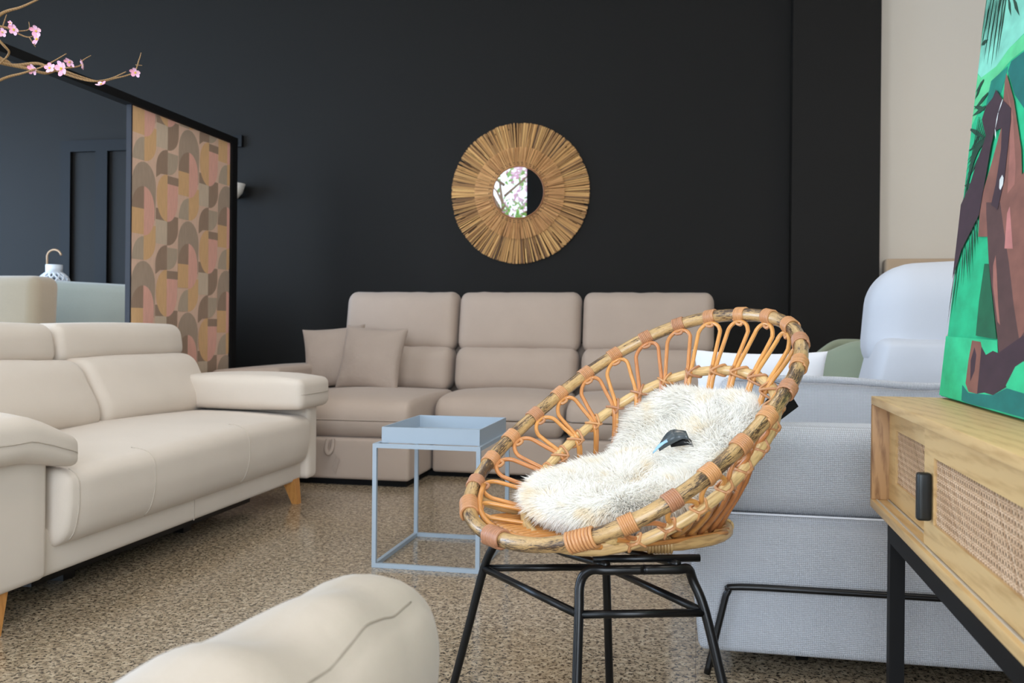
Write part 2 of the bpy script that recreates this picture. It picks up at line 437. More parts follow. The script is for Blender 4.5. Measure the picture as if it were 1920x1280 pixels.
# ---------------------------------------------------------------- unseen ceiling lamps, added for warm light from above
def lamp(x, y, power, where, tint=(1, .87, .74), first=[None], size=.35):
    if first[0] is None:
        t = thing('added_ceiling_lamp', None, 'ceiling light', (x, y, 4.0))
        MB().lathe([(.0, 0), (.2, 0), (.2, -.07), (.185, -.07)], (x, y, 4.0), 32).build('housing', M['matte_black'], t)
        e = NT('lamp_diffuser'); e.P(Emission_Color=(1, .86, .7, 1), Emission_Strength=6.0)
        MB().lathe([(0, -.055), (.185, -.055)], (x, y, 4.0), 32).build('diffuser', e.m, t); first[0] = t
    else:
        t = copy_tree(first[0]); t.location = (x, y, 4.0)
    t['label'] = 'added round black ceiling downlight, unseen, above '+where; t['group'] = 'added ceiling downlights'
    l = bpy.data.lights.new('downlight', 'SPOT'); l.energy = power; l.color = tint; l.spot_size = math.radians(125); l.spot_blend = .8; l.shadow_soft_size = size
    o = bpy.data.objects.new('downlight', l); C.objects.link(o); o.location = (x, y, 3.9)
for x, y, p, wh in ((-2.6, 1.6, 46, 'the near end of the ivory sofa'), (-.6, 3.4, 62, 'the wire side table'), (.9, 1.4, 46, 'the cane sideboard'), (-2.4, 4.3, 34, 'the far end of the ivory sofa'), (1.9, 4.6, 60, 'the sand headboard corner'), (-.6, 0.2, 26, 'the foreground leather sofa arm')):
    lamp(x, y, p, wh)

# ---------------------------------------------------------------- blossom seen through the rear window
def outdoor_tree():
    t = thing('blossom_tree', 'pink blossoming tree outside the window, seen in the round mirror', 'tree', (-3.6, -4.6, 0))
    tr_ = MB(); tr_.tube([(-3.6, -4.6, 0), (-3.62, -4.6, 1.2), (-3.5, -4.55, 2.2), (-3.7, -4.6, 3.6)], [.09, .07, .05, .02], 8)
    for k in range(10):
        a = k*2.4; z = 1.7+.2*k
        tr_.tube([(-3.6, -4.6, z), (-3.6+.5*math.cos(a), -4.6+.4*math.sin(a), z+.35), (-3.6+1.0*math.cos(a), -4.6+.6*math.sin(a), z+.6)], [.03, .018, .006], 6)
    tr_.build('trunk', M['twig'], t)
    def cloud(n, cols, name, s):
        m = MB()
        for _ in range(n):
            p = Vector((-3.6+random.uniform(-1.4, 1.3), -4.6+random.uniform(-.5, .5), random.uniform(1.5, 4.3)))
            if noise.noise(p*1.6+Vector((s, 0, 0))) < -.02: continue
            r_ = Matrix.Rotation(random.uniform(0, 6), 3, 'Y') @ Matrix.Rotation(random.uniform(-1, 1), 3, 'X'); q = random.uniform(.03, .06)
            m.add([p + r_ @ Vector(v)*q for v in ((-1, 0, 0), (0, .2, -.6), (1, 0, 0), (0, .2, .6))], [(0, 1, 2, 3)])
        tag(m.build(name, straw_mat(name, cols), t), kind='stuff')
    cloud(3600, [(236, 170, 206), (250, 214, 232)], 'blossoms', 0)
    cloud(3000, [(120, 180, 70), (170, 215, 120)], 'leaves', 9)
outdoor_tree()

# ---------------------------------------------------------------- straw mirror
def straw_mirror():
    cx, cy, cz = -1.222, 6.35, 1.79
    t = thing('round_mirror', 'round mirror in a wide sunburst frame of dried straw on the dark wall', 'mirror', (cx, cy, cz))
    def fringe(name, n, r0, r1, y0, jit, w_, mat, seed):
        rg = random.Random(seed); m = MB()
        for i in range(n):
            a = 2*PI*(i+rg.uniform(-.5, .5))/n
            rr = r1*(1+.003*math.sin(a*3+1)+.003*math.sin(a*11)) - abs(rg.gauss(0, jit)); da = rg.uniform(-.035, .035)
            yy = y0 - rg.uniform(0, .012) - .006; dv = rg.uniform(.4, 1.5)*w_
            d0 = Vector((math.cos(a), 0, math.sin(a))); d1 = Vector((math.cos(a+da), 0, math.sin(a+da)))
            s0 = Vector((-d0.z, 0, d0.x)); s1 = Vector((-d1.z, 0, d1.x)); c_ = Vector((cx, cy-yy*0, cz))
            p0 = c_+d0*r0; p1 = c_+d1*rr; Y0 = Vector((0, -abs(y0)-.004-.008*rg.random(), 0)); Y1 = Vector((0, -abs(y0)*.5-.020*rg.random(), 0)); th = Vector((0, .004, 0))
            m.add([p0+Y0-s0*dv*.6, p0+Y0+s0*dv*.6, p1+Y1+s1*dv, p1+Y1-s1*dv, p0+Y0-s0*dv*.6+th, p0+Y0+s0*dv*.6+th, p1+Y1+s1*dv+th, p1+Y1-s1*dv+th],
                  [(0, 3, 2, 1), (4, 5, 6, 7), (0, 1, 5, 4), (2, 3, 7, 6), (1, 2, 6, 5), (3, 0, 4, 7)], smooth=False)
        m.build(name, mat, t)
    back = MB(); back.lathe([(0, 0), (.455, 0), (.455, .012), (0, .012)], (0, 0, 0), 64)
    back.v = [(cx+x, cy-.002-z, cz+y) for x, y, z in back.v]; back.build('backing_board', plain('straw_backing', (92, 60, 30), .8), t)
    fringe('outer_fringe', 760, .17, .487, .016, .0035, .0030, M['straw'], 3)
    fringe('inner_fringe', 560, .172, .318, .046, .0015, .0021, M['straw2'], 5)
    g = MB(); g.lathe([(0, 0), (.177, 0), (.177, .01), (0, .01)], (0, 0, 0), 64)
    g.v = [(cx+x, cy-.052-z, cz+y) for x, y, z in g.v]; g.sm = [False]*len(g.f); g.build('mirror_glass', M['mirror'], t)
    tu = MB(); tu.tube([(cx+.178*math.cos(2*PI*k/64), cy-.060, cz+.178*math.sin(2*PI*k/64)) for k in range(64)], .005, 8, True)
    tu.build('inner_rim', plain('copper_brown_rim', (150, 96, 54), .5), t)
    st = MB()
    for k in range(44):
        a = 2*PI*k/44
        for r_ in (.194, .206):
            c_ = Vector((cx+r_*math.cos(a+.02*(r_ > .2)), cy-.0625, cz+r_*math.sin(a+.02*(r_ > .2)))); s_ = Vector((-math.sin(a), 0, math.cos(a)))*.006; u_ = Vector((math.cos(a), 0, math.sin(a)))*.0016
            st.prism([c_-s_-u_, c_+s_-u_, c_+s_+u_, c_-s_+u_], (0, -.002, 0))
    st.build('stitching', plain('dark_stitching', (50, 32, 20), .8), t)
straw_mirror()

# ---------------------------------------------------------------- room divider with patterned panel
def divider():
    X = -2.9
    t = thing('room_divider', 'black framed divider with a retro geometric panel beside the ivory sofa', 'room divider', (X, 4.9, 0))
    MB().box((X-.03, -.4, 2.003), (X+.03, 5.452, 2.045)).build('top_rail', M['matte_black'], t)
    MB().box((X-.03, 5.385, 0), (X+.03, 5.45, 2.003)).build('post', M['matte_black'], t)
    MB().box((X-.03, -.4, 0), (X+.03, -.34, 2.003)).build('post', M['matte_black'], t)
    MB().box((X-.014, 4.345, 0), (X+.014, 4.356, 2.003)).build('side_strip', plain('blue_black_strip', (20, 22, 34), .5), t)
    cols = {'bg': (222, 186, 162), 'dome': (172, 150, 130), 'brown': (156, 130, 110), 'orange': (218, 174, 126), 'pink': (226, 170, 152), 'grey': (182, 162, 140), 'cream': (206, 184, 160)}
    names = list(cols); mats = [printed('panel_'+k, v, .08, (160, 160, 14)) for k, v in cols.items()]
    pm = MB(); xf = X+.012
    pm.box((X-.012, 4.358, 0), (xf, 5.384, 2.002), 0)
    lay = [0]
    def shape(col, pts):
        lay[0] += 1; x = xf+.00002*lay[0]
        pts = [(min(5.384, max(4.358, y)), min(2.0, max(0, z))) for y, z in pts]
        q = []
        for p in pts:
            if not q or (abs(q[-1][0]-p[0])+abs(q[-1][1]-p[1])) > 1e-5: q.append(p)
        if abs(q[0][0]-q[-1][0])+abs(q[0][1]-q[-1][1]) < 1e-5: q.pop()
        if len(q) < 3 or max(a for a, _ in q)-min(a for a, _ in q) < 6e-3 or max(z for _, z in q)-min(z for _, z in q) < 1e-3: return
        pm.poly([(x, y, z) for y, z in q], names.index(col))
    W_ = .1105; V_ = .525
    def arc(cy, cz, ry, rz, a0, a1, n=12): return [(cy+ry*math.cos(math.radians(a0+(a1-a0)*k/n)), cz+rz*math.sin(math.radians(a0+(a1-a0)*k/n))) for k in range(n+1)]
    def pairA(y, z):   # y = centre line, z = dome top
        shape('dome', arc(y, z-.125, W_, .125, 0, 180)+[(y-W_, z-.25), (y+W_*.93, z-.30)])
        shape('brown', [(y, z-.25)]+arc(y, z-.25, W_, .12, 90, 180))
        shape('orange', [(y-W_, z-.25), (y, z-.25), (y, z-.385), (y-W_, z-.385)])
        shape('orange', [(y, z-.33), (y+W_, z-.33)]+arc(y, z-.42, W_, .10, 0, -90))
        shape('pink', arc(y, z-.25, W_*.9, .12, 90, 0)+arc(y, z-.28, W_*.9, .11, 0, -90))
        shape('grey', [(y, z-.52)]+arc(y, z-.52, W_*.95, .125, 90, 180))
    def pairB(y, z):
        shape('brown', [(y, z-.36)]+[(y+W_, z-.36)]+arc(y, z-.43, W_, .095, 0, -90))
        shape('cream', [(y-W_, z-.39), (y, z-.39), (y, z-.523), (y-W_, z-.523)])
        shape('brown', [(y-W_, z-.33), (y, z-.33), (y, z-.392), (y-W_, z-.392)])
        shape('brown', [(y, z)]+arc(y, z-.11, W_, .11, 90, 180)+[(y-W_, z-.165), (y-W_*.6, z-.14), (y, z-.135)])
        shape('grey', [(y, z-.012), (y+W_*.95, z-.012)]+arc(y, z-.05, W_*.95, .085, 0, -90))
        shape('brown', [(y, z-.14), (y+W_, z-.14), (y+W_, z-.185), (y, z-.185)])
        shape('orange', arc(y, z-.25, W_*.93, .115, 90, 180)+arc(y, z-.27, W_*.93, .125, 180, 270))
        shape('pink', [(y, z-.185), (y+W_*.95, z-.185)]+arc(y, z-.27, W_*.95, .125, 0, -90))
        shape('orange', arc(y, z-.25, W_*.30, .06, 90, 90, 1)) if False else None
    for k in range(-1, 6):
        pairA(4.465, 1.727-k*V_+.0); pairA(4.465+4*W_, 1.985-k*V_)
        pairB(4.465+2*W_, 1.828-k*V_+.0); pairB(4.465+6*W_, 2.09-k*V_)
        pairA(4.465+8*W_, 1.727-k*V_)
    pm.build('patterned_panel', mats, t)
divider()

# ---------------------------------------------------------------- wall sconce
t = thing('wall_sconce', 'small white half-bowl sconce on the dark wall behind the divider', 'wall lamp', (-3.30, 6.35, 1.86))
MB().lathe([(.0, -.105), (.045, -.085), (.08, -.045), (.1, .02), (.094, .02), (.075, -.04), (.04, -.078), (0, -.096)], (-3.335, 6.35-.11, 1.865), 28).build('bowl', M['bowl'], t)
MB().box((-3.345, 6.25, 1.79), (-3.325, 6.35, 1.81)).build('wall_bracket', M['matte_black'], t)

# ---------------------------------------------------------------- sofas behind the divider
def velvet_sofa(name, label, x0, x1, y0, y1, ztop, mat, slope=0):
    t = thing(name, label, 'sofa', ((x0+x1)/2, (y0+y1)/2, 0))
    def tilt(p):
        return Vector((p.x, p.y+.06*(p.z), p.z + slope*p.x))
    m = MB(); m.soft(((x0+x1)/2, y1-.12, (ztop+.12)/2), (x1-x0, .22, ztop-.12), .06, 8, 4, (0, .02, .0), tilt); m.build('backrest', mat, t)
    m = MB(); m.soft(((x0+x1)/2, (y0+y1)/2-.1, .3), (x1-x0, y1-y0-.2, .32), .06, 5, 4, (0, 0, .02)); m.build('seat', mat, t)
    for sx in (x0+.08, x1-.08):
        for sy in (y0+.1, y1-.1): MB().tube([(sx, sy, 0), (sx, sy, .16)], .018, 10).build('leg', M['matte_black'], t)
    return t
velvet_sofa('velvet_sofa', 'beige velvet sofa back showing above the ivory sofa at far left', -5.35, -3.50, 3.70, 4.62, 1.125, M['beige_velvet'])
velvet_sofa('velvet_sofa', 'grey-green velvet sofa back beside the patterned divider panel', -4.85, -3.1, 4.75, 5.5, 1.135, M['sage_velvet'], -.05)

# lantern on a plinth
m = MB(); m.soft((-4.52, 5.82, .55), (.34, .34, 1.1), .01, 1, 2)
solo(m, 'display_plinth', M['dark_trim'], 'dark display plinth mostly hidden behind the velvet sofas, under the lantern', 'plinth', (-4.52, 5.82, 0))
t = thing('lantern', 'white lattice ceramic lantern with bent wooden handle behind the velvet sofas', 'lantern', (-4.46, 5.82, 1.1))
body = MB()
prof = [(.045 + .052*math.sin(PI*min(1, max(0, q/8))), .005+.118*q/8) for q in range(9)]
for sgn in (1, -1):
    for k in range(14):
        pts = []
        for q in range(9):
            a = 2*PI*(k/14+sgn*q*.022); r_, z_ = prof[q]; pts.append((-4.46+r_*math.cos(a), 5.82+r_*math.sin(a), 1.1+z_))
        body.tube(pts, .0065, 6)
body.build('lattice_body', M['ceramic'], t)
MB().lathe([(0, 0), (.052, 0), (.052, .01), (0, .01)], (-4.46, 5.82, 1.1), 24).build('foot', M['ceramic'], t)
MB().lathe([(.05, .118), (.056, .118), (.056, .175), (.046, .175), (.046, .118)], (-4.46, 5.82, 1.1), 24).build('collar', M['ceramic'], t)
pts = [(-4.516, 5.82, 1.255)] + [(-4.46-.057*math.cos(a), 5.82, 1.33+.057*math.sin(a)*.9) for a in [k*PI*.93/12 for k in range(13)]]
MB().tube(pts, .0065, 8).build('handle', M['handle_wood'], t)

# ---------------------------------------------------------------- ivory sofa, left
def ivory_sofa():
    t = thing('ivory_sofa', 'ivory three-seat sofa with headrests and wooden legs along the left side', 'sofa', (-2.35, 3.35, 0))
    iv = M['ivory']
    MB().soft((-2.40, 3.37, .185), (.98, 1.86, .15), .02, 6, 3).build('base', iv, t)
    MB().box((-1.9105, 3.30, .113), (-1.9085, 3.306, .25)).build('base_seam', M['ivory_pipe'], t)
    # seat
    def seatfn(p):
        x, y, z = p
        f = max(0, (x+.1)/.5)
        x -= .03*f*max(0, -z/.13)**1.5
        return Vector((x, y, z - .02*f*f*max(0, z/.13)+.006*math.sin(y*3.4+1)*max(0, z/.13)))
    SC = ((-2.235, 3.378, .322), (.775, 1.80, .262), [.055, .03, .055], (.008, 0, .014), seatfn)
    seat = MB(); seat.soft(SC[0], SC[1], SC[2], 12, 5, SC[3], seatfn)
    s = seat.build('seat_cushion', iv, t)
    for y in (2.93, 3.62, 2.53):
        pts = [MB.on_soft((.38, y-3.378, -.12+.25*k/16), *SC) for k in range(17)] + [MB.on_soft((.38-.08*k/6, y-3.378, .131), *SC) for k in range(1, 7 if y != 2.53 else 3)]
        sm = MB(); sm.tube(pts, .0018, 6); sm.build('seat_seam', M['ivory_pipe'], s)
    # back cushions
    def back(y0, y1, nm, seed):
        def fn(p):
            x, y, z = p
            lean = -.17*(z+.13)
            bul = .05*math.exp(-((z+.06)/.11)**2)*(x > 0)
            return Vector((x+lean+bul, y+.03*(z)*(1 if y > 0 else .3)*-1, z + .007*noise.noise(Vector((y*4, seed, 0)))))
        m = MB(); m.soft((-2.53, (y0+y1)/2, .575), (.20, y1-y0, .29), [.06, .05, .06], 8, 5, (.03, 0, .008), fn); m.build(nm, iv, t)
    back(2.47, 3.435, 'back_cushion', 1); back(3.445, 4.315, 'back_cushion', 2)
    def head(y0, y1, seed):
        def fn(p):
            x, y, z = p; return Vector((x-.12*z, y-.10*max(0, z)*(1 if y > 0 else -1), z))
        m = MB(); m.soft((-2.68, (y0+y1)/2, .785), (.17, y1-y0, .165), [.05, .04, .05], 8, 5, (.02, 0, .008), fn); m.build('headrest', iv, t)
    head(2.47, 3.415, 1); head(3.425, 4.385, 2)
    MB().soft((-2.76, 3.40, .35), (.16, 1.95, .68), .04, 4, 3).build('back_panel', iv, t)  # extended almost to the floor to block light passing under the sofa
    # arms
    def armfn(p): return Vector((p.x, p.y, p.z))
    MB().soft((-2.36, 2.30, .302), (.95, .295, .375), [.025, .025, .025], 4, 3).build('arm_panel', iv, t)
    MB().soft((-2.36, 4.36, .327), (.97, .115, .43), [.02, .03, .03], 4, 3, fn=lambda p: Vector((p.x, p.y, p.z+.0))).build('arm_panel', iv, t)
    def padfn(sg):
        def fn(p):
            x, y, z = p
            q_ = max(0, sg*y/.2)**1.3; zz = z*(1-.22*q_) - .055*q_ + .004*noise.noise(Vector((x*9, y*12, 3)))
            return Vector((x, y, zz))
        return fn
    for PC in (((-2.20, 2.30, .545), (.72, .46, .125), [.035, .022, .035], (.01, .008, .03), padfn(1)),
               ((-2.155, 4.30, .545), (.64, .345, .155), [.03, .035, .035], (.01, .012, .016), lambda p: Vector((p.x, p.y, p.z-.084*max(0, p.x-.18)*max(0, p.z/.07))))):
        a = MB(); a.soft(PC[0], PC[1], PC[2], 10, 5, PC[3], PC[4]); a = a.build('arm_pad', iv, t)
        hx, hy = PC[1][0]/2, PC[1][1]/2
        pts = [MB.on_soft((hx, -hy+2*hy*k/20, -.005), *PC) for k in range(21)]
        sm = MB(); sm.tube(pts, .0018, 6); sm.build('pad_seam', M['ivory_pipe'], a)
    # legs
    for (x, y, sy) in ((-1.94, 2.28, -1), (-1.94, 4.24, 1), (-2.72, 2.28, -1), (-2.72, 4.24, 1)):
        l = MB(); q = []
        sx = 1 if x > -2.3 else -1
        for (hw, z, dx) in ((.017, 0, .045), (.032, .125, 0)):
            for (a_, b_) in ((-1, -1), (1, -1), (1, 1), (-1, 1)): q.append((x+sx*dx*.5+hw*a_, y+sy*dx*.5+hw*b_, z))
        l.add(q, [(3, 2, 1, 0), (4, 5, 6, 7), (0, 1, 5, 4), (1, 2, 6, 5), (2, 3, 7, 6), (3, 0, 4, 7)], smooth=False)
        l.build('leg', M['leg_wood'], t)
    mech = MB(); mech.box((-2.62, 2.6, .06), (-2.12, 4.15, .11)); mech.box((-2.14, 2.62, .03), (-2.08, 4.1, .085)); mech.box((-2.16, 3.55, .0), (-2.10, 3.61, .09)); mech.box((-2.16, 2.8, .0), (-2.10, 2.86, .09))
    for y in (2.95, 3.05, 3.75, 3.88): mech.tube([(-2.3, y, .016), (-2.3, y+.03, .016)], .015, 14); mech.box((-2.315, y+.005, .016), (-2.285, y+.025, .07))
    mech.build('folding_bed_mechanism', M['black'], t)
ivory_sofa()

# ---------------------------------------------------------------- taupe sofa, back wall
def taupe_sofa():
    t = thing('taupe_sofa', 'taupe sectional sofa with chaise and high backs under the straw mirror', 'sofa', (-1.1, 5.6, 0))
    tp = M['taupe']
    def blk(c, size, r, name, bulge=(0, 0, 0), fn=None, m=7):
        q = MB(); q.soft(c, size, r, m, 5, bulge, fn); return q.build(name, tp, t)
    # plinths
    MB().box((-2.30, 4.83, 0), (-1.54, 6.05, .03)).build('plinth', M['matte_black'], t)
    MB().box((-1.54, 5.24, 0), (-.02, 6.05, .03)).build('plinth', M['matte_black'], t)
    # chaise
    blk((-1.925, 5.42, .145), (.815, 1.24, .225), [.02, .02, .02], 'chaise_base')
    ch = lambda p: Vector((p.x, p.y, p.z - .035*max(0, (-p.y-.25)/.4)**2*(p.z > 0)))
    blk((-1.925, 5.30, .362), (.82, 1.0, .21), [.04, .08, .075], 'seat_cushion', (0, .01, .03), ch)
    for x0, x1, nm in ((-1.505, -.745, 1), (-.735, .02, 2)):
        cx = (x0+x1)/2
        blk((cx, 5.62, .132), (x1-x0, .84, .21), [.02, .02, .02], 'seat_base')
        blk((cx, 5.55, .35), (x1-x0, .72, .235), [.05, .085, .085], 'seat_cushion', (0, .012, .03), lambda p: Vector((p.x, p.y, p.z-.02*max(0, (-p.y-.1)/.25)**2*(p.z > 0))))
    wr = lambda sd, up: (lambda p: Vector((p.x, p.y + .20*p.z*1.0, p.z + .006*noise.noise(Vector((p.x*14, sd, 0)))*(1 if p.z > 0 else 0))) + Vector((0, .006*noise.noise(Vector((p.x*22, p.z*3, sd)))*max(0, p.z/.18), 0)))
    for i, (x0, x1) in enumerate(((-2.31, -1.545), (-1.535, -.735), (-.725, .095))):
        cx = (x0+x1)/2; W = x1-x0
        blk((cx, 5.86, .595), (W-.012, .24, .285), [.06, .08, .08], 'lumbar_cushion', (0, .03, .0), wr(i*3+1, 0), 14)
        blk((cx, 5.955, .90), (W-.004, .20, .385), [.055, .075, .07], 'back_cushion', (0, .03, .0), wr(i*5+2, 1), 14)
    blk((-1.12, 6.09, .40), (2.42, .10, .72), .03, 'back_panel')
    # arm
    blk((-2.61, 5.55, .33), (.44, 1.0, .56), [.035, .035, .035], 'arm', (0, 0, .005), lambda p: Vector((p.x, p.y, p.z+.06*p.x*(p.z > 0))))
    # pull strap
    s = MB(); y = 4.79
    pts = [(-1.975, y, .252), (-1.98, y-.015, .20), (-1.962, y-.025, .175), (-1.945, y-.015, .20), (-1.945, y, .252)]
    s.tube(cr(pts, 6), .011, 8, flat=.25); s.build('pull_strap', M['taupe_pillow'], t)
    s = MB(); s.prism([(-1.925, 4.79, .165), (-1.905, 4.785, .14), (-1.93, 4.79, .06), (-1.945, 4.785, .10)], (0, .0015, 0)); s.build('care_label', M['taupe_pillow'], t)
taupe_sofa()
m = MB(); m.pillow((-2.275, 5.62, .665), .205, .20, .085, R(8, 'Z') @ R(-14, 'X') @ R(-6, 'Y'), seed=1)
solo(m, 'scatter_pillow', M['taupe_pillow'], 'taupe square scatter pillow, the rear one leaning in the sofa corner', 'pillow', (-2.275, 5.62, .465), 'taupe scatter pillows')
m = MB(); m.pillow((-1.985, 5.50, .665), .212, .205, .085, R(-6, 'Z') @ R(-16, 'X') @ R(3, 'Y'), seed=5)
solo(m, 'scatter_pillow', M['taupe_pillow'], 'taupe square scatter pillow, the front one overlapping its neighbour on the chaise', 'pillow', (-1.985, 5.5, .465), 'taupe scatter pillows')

# ---------------------------------------------------------------- side table with tray
def side_table():
    x0, x1, y0, y1, h, q = -1.152, -.752, 3.21, 3.735, .447, .015
    t = thing('side_table', 'grey-blue square wire-frame side table on the granite floor', 'side table', ((x0+x1)/2, (y0+y1)/2, 0))
    for z in (0, h-q):
        nm = 'base_rail' if z == 0 else 'top_rail'
        for a, b_ in (((x0, y0), (x1, y0+q)), ((x0, y1-q), (x1, y1)), ((x0, y0+q), (x0+q, y1-q)), ((x1-q, y0+q), (x1, y1-q))):
            MB().box((a[0], a[1], z), (b_[0], b_[1], z+q)).build(nm, M['blue_metal'], t)
    for x in (x0, x1-q):
        for y in (y0, y1-q): MB().box((x, y, q), (x+q, y+q, h-q)).build('leg', M['blue_metal'], t)
    X0, X1, Y0, Y1, z0, z1 = -1.128, -.762, 3.24, 3.705, h+.004, .505
    t2 = thing('tray', 'grey-blue raised-edge metal tray sitting on the wire side table', 'tray', ((X0+X1)/2, (Y0+Y1)/2, h))
    MB().box((X0, Y0, h+.0005), (X1, Y1, z0+.006)).build('tray_base', M['blue_metal'], t2)
    w_ = .004
    for a, b_ in (((X0, Y0), (X1, Y0+w_)), ((X0, Y1-w_), (X1, Y1)), ((X0, Y0+w_), (X0+w_, Y1-w_)), ((X1-w_, Y0+w_), (X1, Y1-w_))):
        MB().box((a[0], a[1], z0+.006), (b_[0], b_[1], z1)).build('rim', M['blue_metal'], t2)
side_table()

# ---------------------------------------------------------------- rattan chair
PH = 3.95; FW = Vector((math.cos(PH), math.sin(PH), 0)); SD = Vector((-math.sin(PH), math.cos(PH), 0))
def ring(p, t):
    X0, Y0, a, b_, z0, s, c, n = p; e = 2/n; ct, st = math.cos(t), math.sin(t)
    x = a*math.copysign(abs(ct)**e, ct); y = b_*math.copysign(abs(st)**e, st)
    return Vector((X0, Y0, z0-s*x+c*x*x)) + FW*x + SD*y
RIM = (-.140, 2.059, .3485, .329, .673, .649, .083, 2.3)
MID = (-.105, 2.038, .252, .264, .601, .677, .115, 2.2)
BOT = (-.132, 2.138, .189, .198, .4294, .0, .0, 2.15)
def helix(path, r, turns, pr, lead):                        # wraps a cane round a short stretch of pole
    a, b_ = Vector(path[0]), Vector(path[1]); d = (b_-a).normalized(); x = d.orthogonal().normalized(); y = d.cross(x); L = (b_-a).length
    n = int(turns*14); return [a+d*(L*k/n)+x*(math.cos(2*PI*turns*k/n)*r)+y*(math.sin(2*PI*turns*k/n)*r) for k in range(n+1)]
def rattan_chair():
    t = thing('rattan_chair', 'round rattan tub chair on a black metal frame holding a fluffy cushion', 'chair', (-.123, 2.05, 0))
    N = 120
    def pole(p, r, name, mat, seg=14, wob=.05):
        pts = [ring(p, 2*PI*k/N) for k in range(N)]
        rs = [r*(1+wob*noise.noise(Vector((k*.35, 0, r*100)))+.10*math.exp(-(((k % 17)-8)/1.0)**2)*.6) for k in range(N)]
        q = MB(); q.tube(pts, rs, seg, True); return q.build(name, mat, t)
    pole(RIM, .0152, 'rim', M['bark'])
    pole(MID, .0112, 'middle_hoop', M['hoop']); pole(BOT, .0128, 'seat_ring', M['hoop'])
    # even spacing of cane loops by arc length round the rim
    T0, T1, K = math.radians(33), math.radians(327), 23
    tt = [T0+(T1-T0)*k/600 for k in range(601)]; L = [0]
    for k in range(600): L.append(L[-1]+(ring(RIM, tt[k+1])-ring(RIM, tt[k])).length)
    def at(s_):
        s_ = max(0, min(L[-1], s_))
        k = min(range(601), key=lambda i: abs(L[i]-s_)); return tt[k]
    stp = L[-1]/(K-1)
    for i in range(K):
        tc = at(i*stp); ta = at(max(0, i-.44)*stp) if i else tc-.10; tb = at(min(K-1, i+.44)*stp) if i < K-1 else tc+.10
        Pr = ring(RIM, tc); Pm = ring(MID, tc); ctr = Vector((-.114, 2.068, .651)); d = (Pm-Pr).normalized(); tan = (ring(RIM, tc+.01)-ring(RIM, tc-.01)).normalized()
        inn = (ctr-Pr); inn -= tan*inn.dot(tan); 
        top = Pr+d*.0195
        Ma, Mb = ring(MID, ta), ring(MID, tb)
        offa = (Vector((-.114, 2.068, Ma.z))-Ma).normalized()*.0155; offb = (Vector((-.114, 2.068, Mb.z))-Mb).normalized()*.0155
        Ma = Ma+offa; Mb = Mb+offb
        Ba, Bb = ring(BOT, ta), ring(BOT, tb)
        Ba += (Vector((-.132, 2.138, Ba.z))-Ba).normalized()*.012+Vector((0, 0, .013)); Bb += (Vector((-.132, 2.138, Bb.z))-Bb).normalized()*.012+Vector((0, 0, .013))
        ww = min(.031, stp*.40); dist = (Pm-Pr).length
        dep = min(.034, dist*.40)
        bul = lambda A, B: (A+B)/2 + (((A+B)/2)-ctr).normalized()*.012
        ca, cb = top-tan*ww+d*dep, top+tan*ww+d*dep; arch = [top+tan*(ww*math.sin(q_))+d*(dep*(1-math.cos(q_))) for q_ in [math.radians(x_) for x_ in range(-75, 76, 15)]]
        pts = [Ba, bul(Ba, Ma), Ma.lerp(Ba, .12), Ma.lerp(ca, .12), Ma.lerp(ca, .6), ca] + arch + [cb, Mb.lerp(cb, .6), Mb.lerp(cb, .12), Mb.lerp(Bb, .12), bul(Bb, Mb), Bb]
        q = MB(); q.tube(cr(pts, 3), .0050, 9); q.build('cane_loop', M['rattan'], t)
        # peel binding holding the loop to the rim
        q = MB(); q.tube(helix((Pr-tan*.0145, Pr+tan*.0145), (.0170), 7, 0, 0), .0025, 6)
        q.tube(cr([Pr-tan*.008+d*.016, top-tan*.008+d*.006+inn.normalized()*.004, top+d*.010, top+tan*.008+d*.006, Pr+tan*.008+d*.016], 4), .004, 6)
        q.build('rim_binding', M['binding'], t)
        # crossed binding on the middle hoop
        q = MB(); Pm_ = ring(MID, tb); tm = (ring(MID, tb+.01)-ring(MID, tb-.01)).normalized(); iw = (Vector((-.114, 2.068, Pm_.z))-Pm_).normalized()
        z_ = tm.cross(iw).normalized()
        for sg in (1, -1):
            q.tube(cr([Pm_-tm*.017+z_*sg*.013, Pm_-tm*.006+z_*sg*.006+iw*.022, Pm_+iw*.027, Pm_+tm*.006-z_*sg*.006+iw*.022, Pm_+tm*.017-z_*sg*.013, Pm_+tm*.008-iw*.013, Pm_-iw*.0155, Pm_-tm*.008-iw*.013], 4, True), .0030, 6, True)
        if i < K-1: q.build('hoop_binding', M['binding'], t)
    # seat of parallel canes
    q = MB()
    for k in range(-9, 10):
        y = k*.0198; xf = .348*math.sqrt(max(0, 1-(abs(y)/.30)**2.4)) - .020; xb = -.189*math.sqrt(max(0, 1-(y/.207)**2))
        P = lambda x, dz: Vector((-.132, 2.112, .439+dz))+FW*(x+0)+SD*y
        A = ring(RIM, 0); 
        q.tube(cr([P(xf, .012), P(xf-.07, .010), P(.105, .002), P(0, 0), P(xb-.0, 0)], 3), .0052, 7)
    q.build('seat_canes', M['rattan'], t)
    q = MB(); q.tube([ring(RIM, math.radians(a))*1.0 - (ring(RIM, math.radians(a))-Vector((-.132, 2.068, ring(RIM, math.radians(a)).z))).normalized()*.023+Vector((0, 0, .006)) for a in range(-46, 47, 4)], .0062, 9)
    q.build('front_cane', M['rattan'], t)
    # heavy bindings near the front corners, rim to seat ring
    for a in (-31, -2, 33):
        a_ = math.radians(a); Pr = ring(RIM, a_); tan = (ring(RIM, a_+.01)-ring(RIM, a_-.01)).normalized()
        q = MB(); q.tube(helix((Pr-tan*.028, Pr+tan*.028), (.0184), 8, 0, 0), .0036, 6); q.build('rim_binding', M['binding'], t)
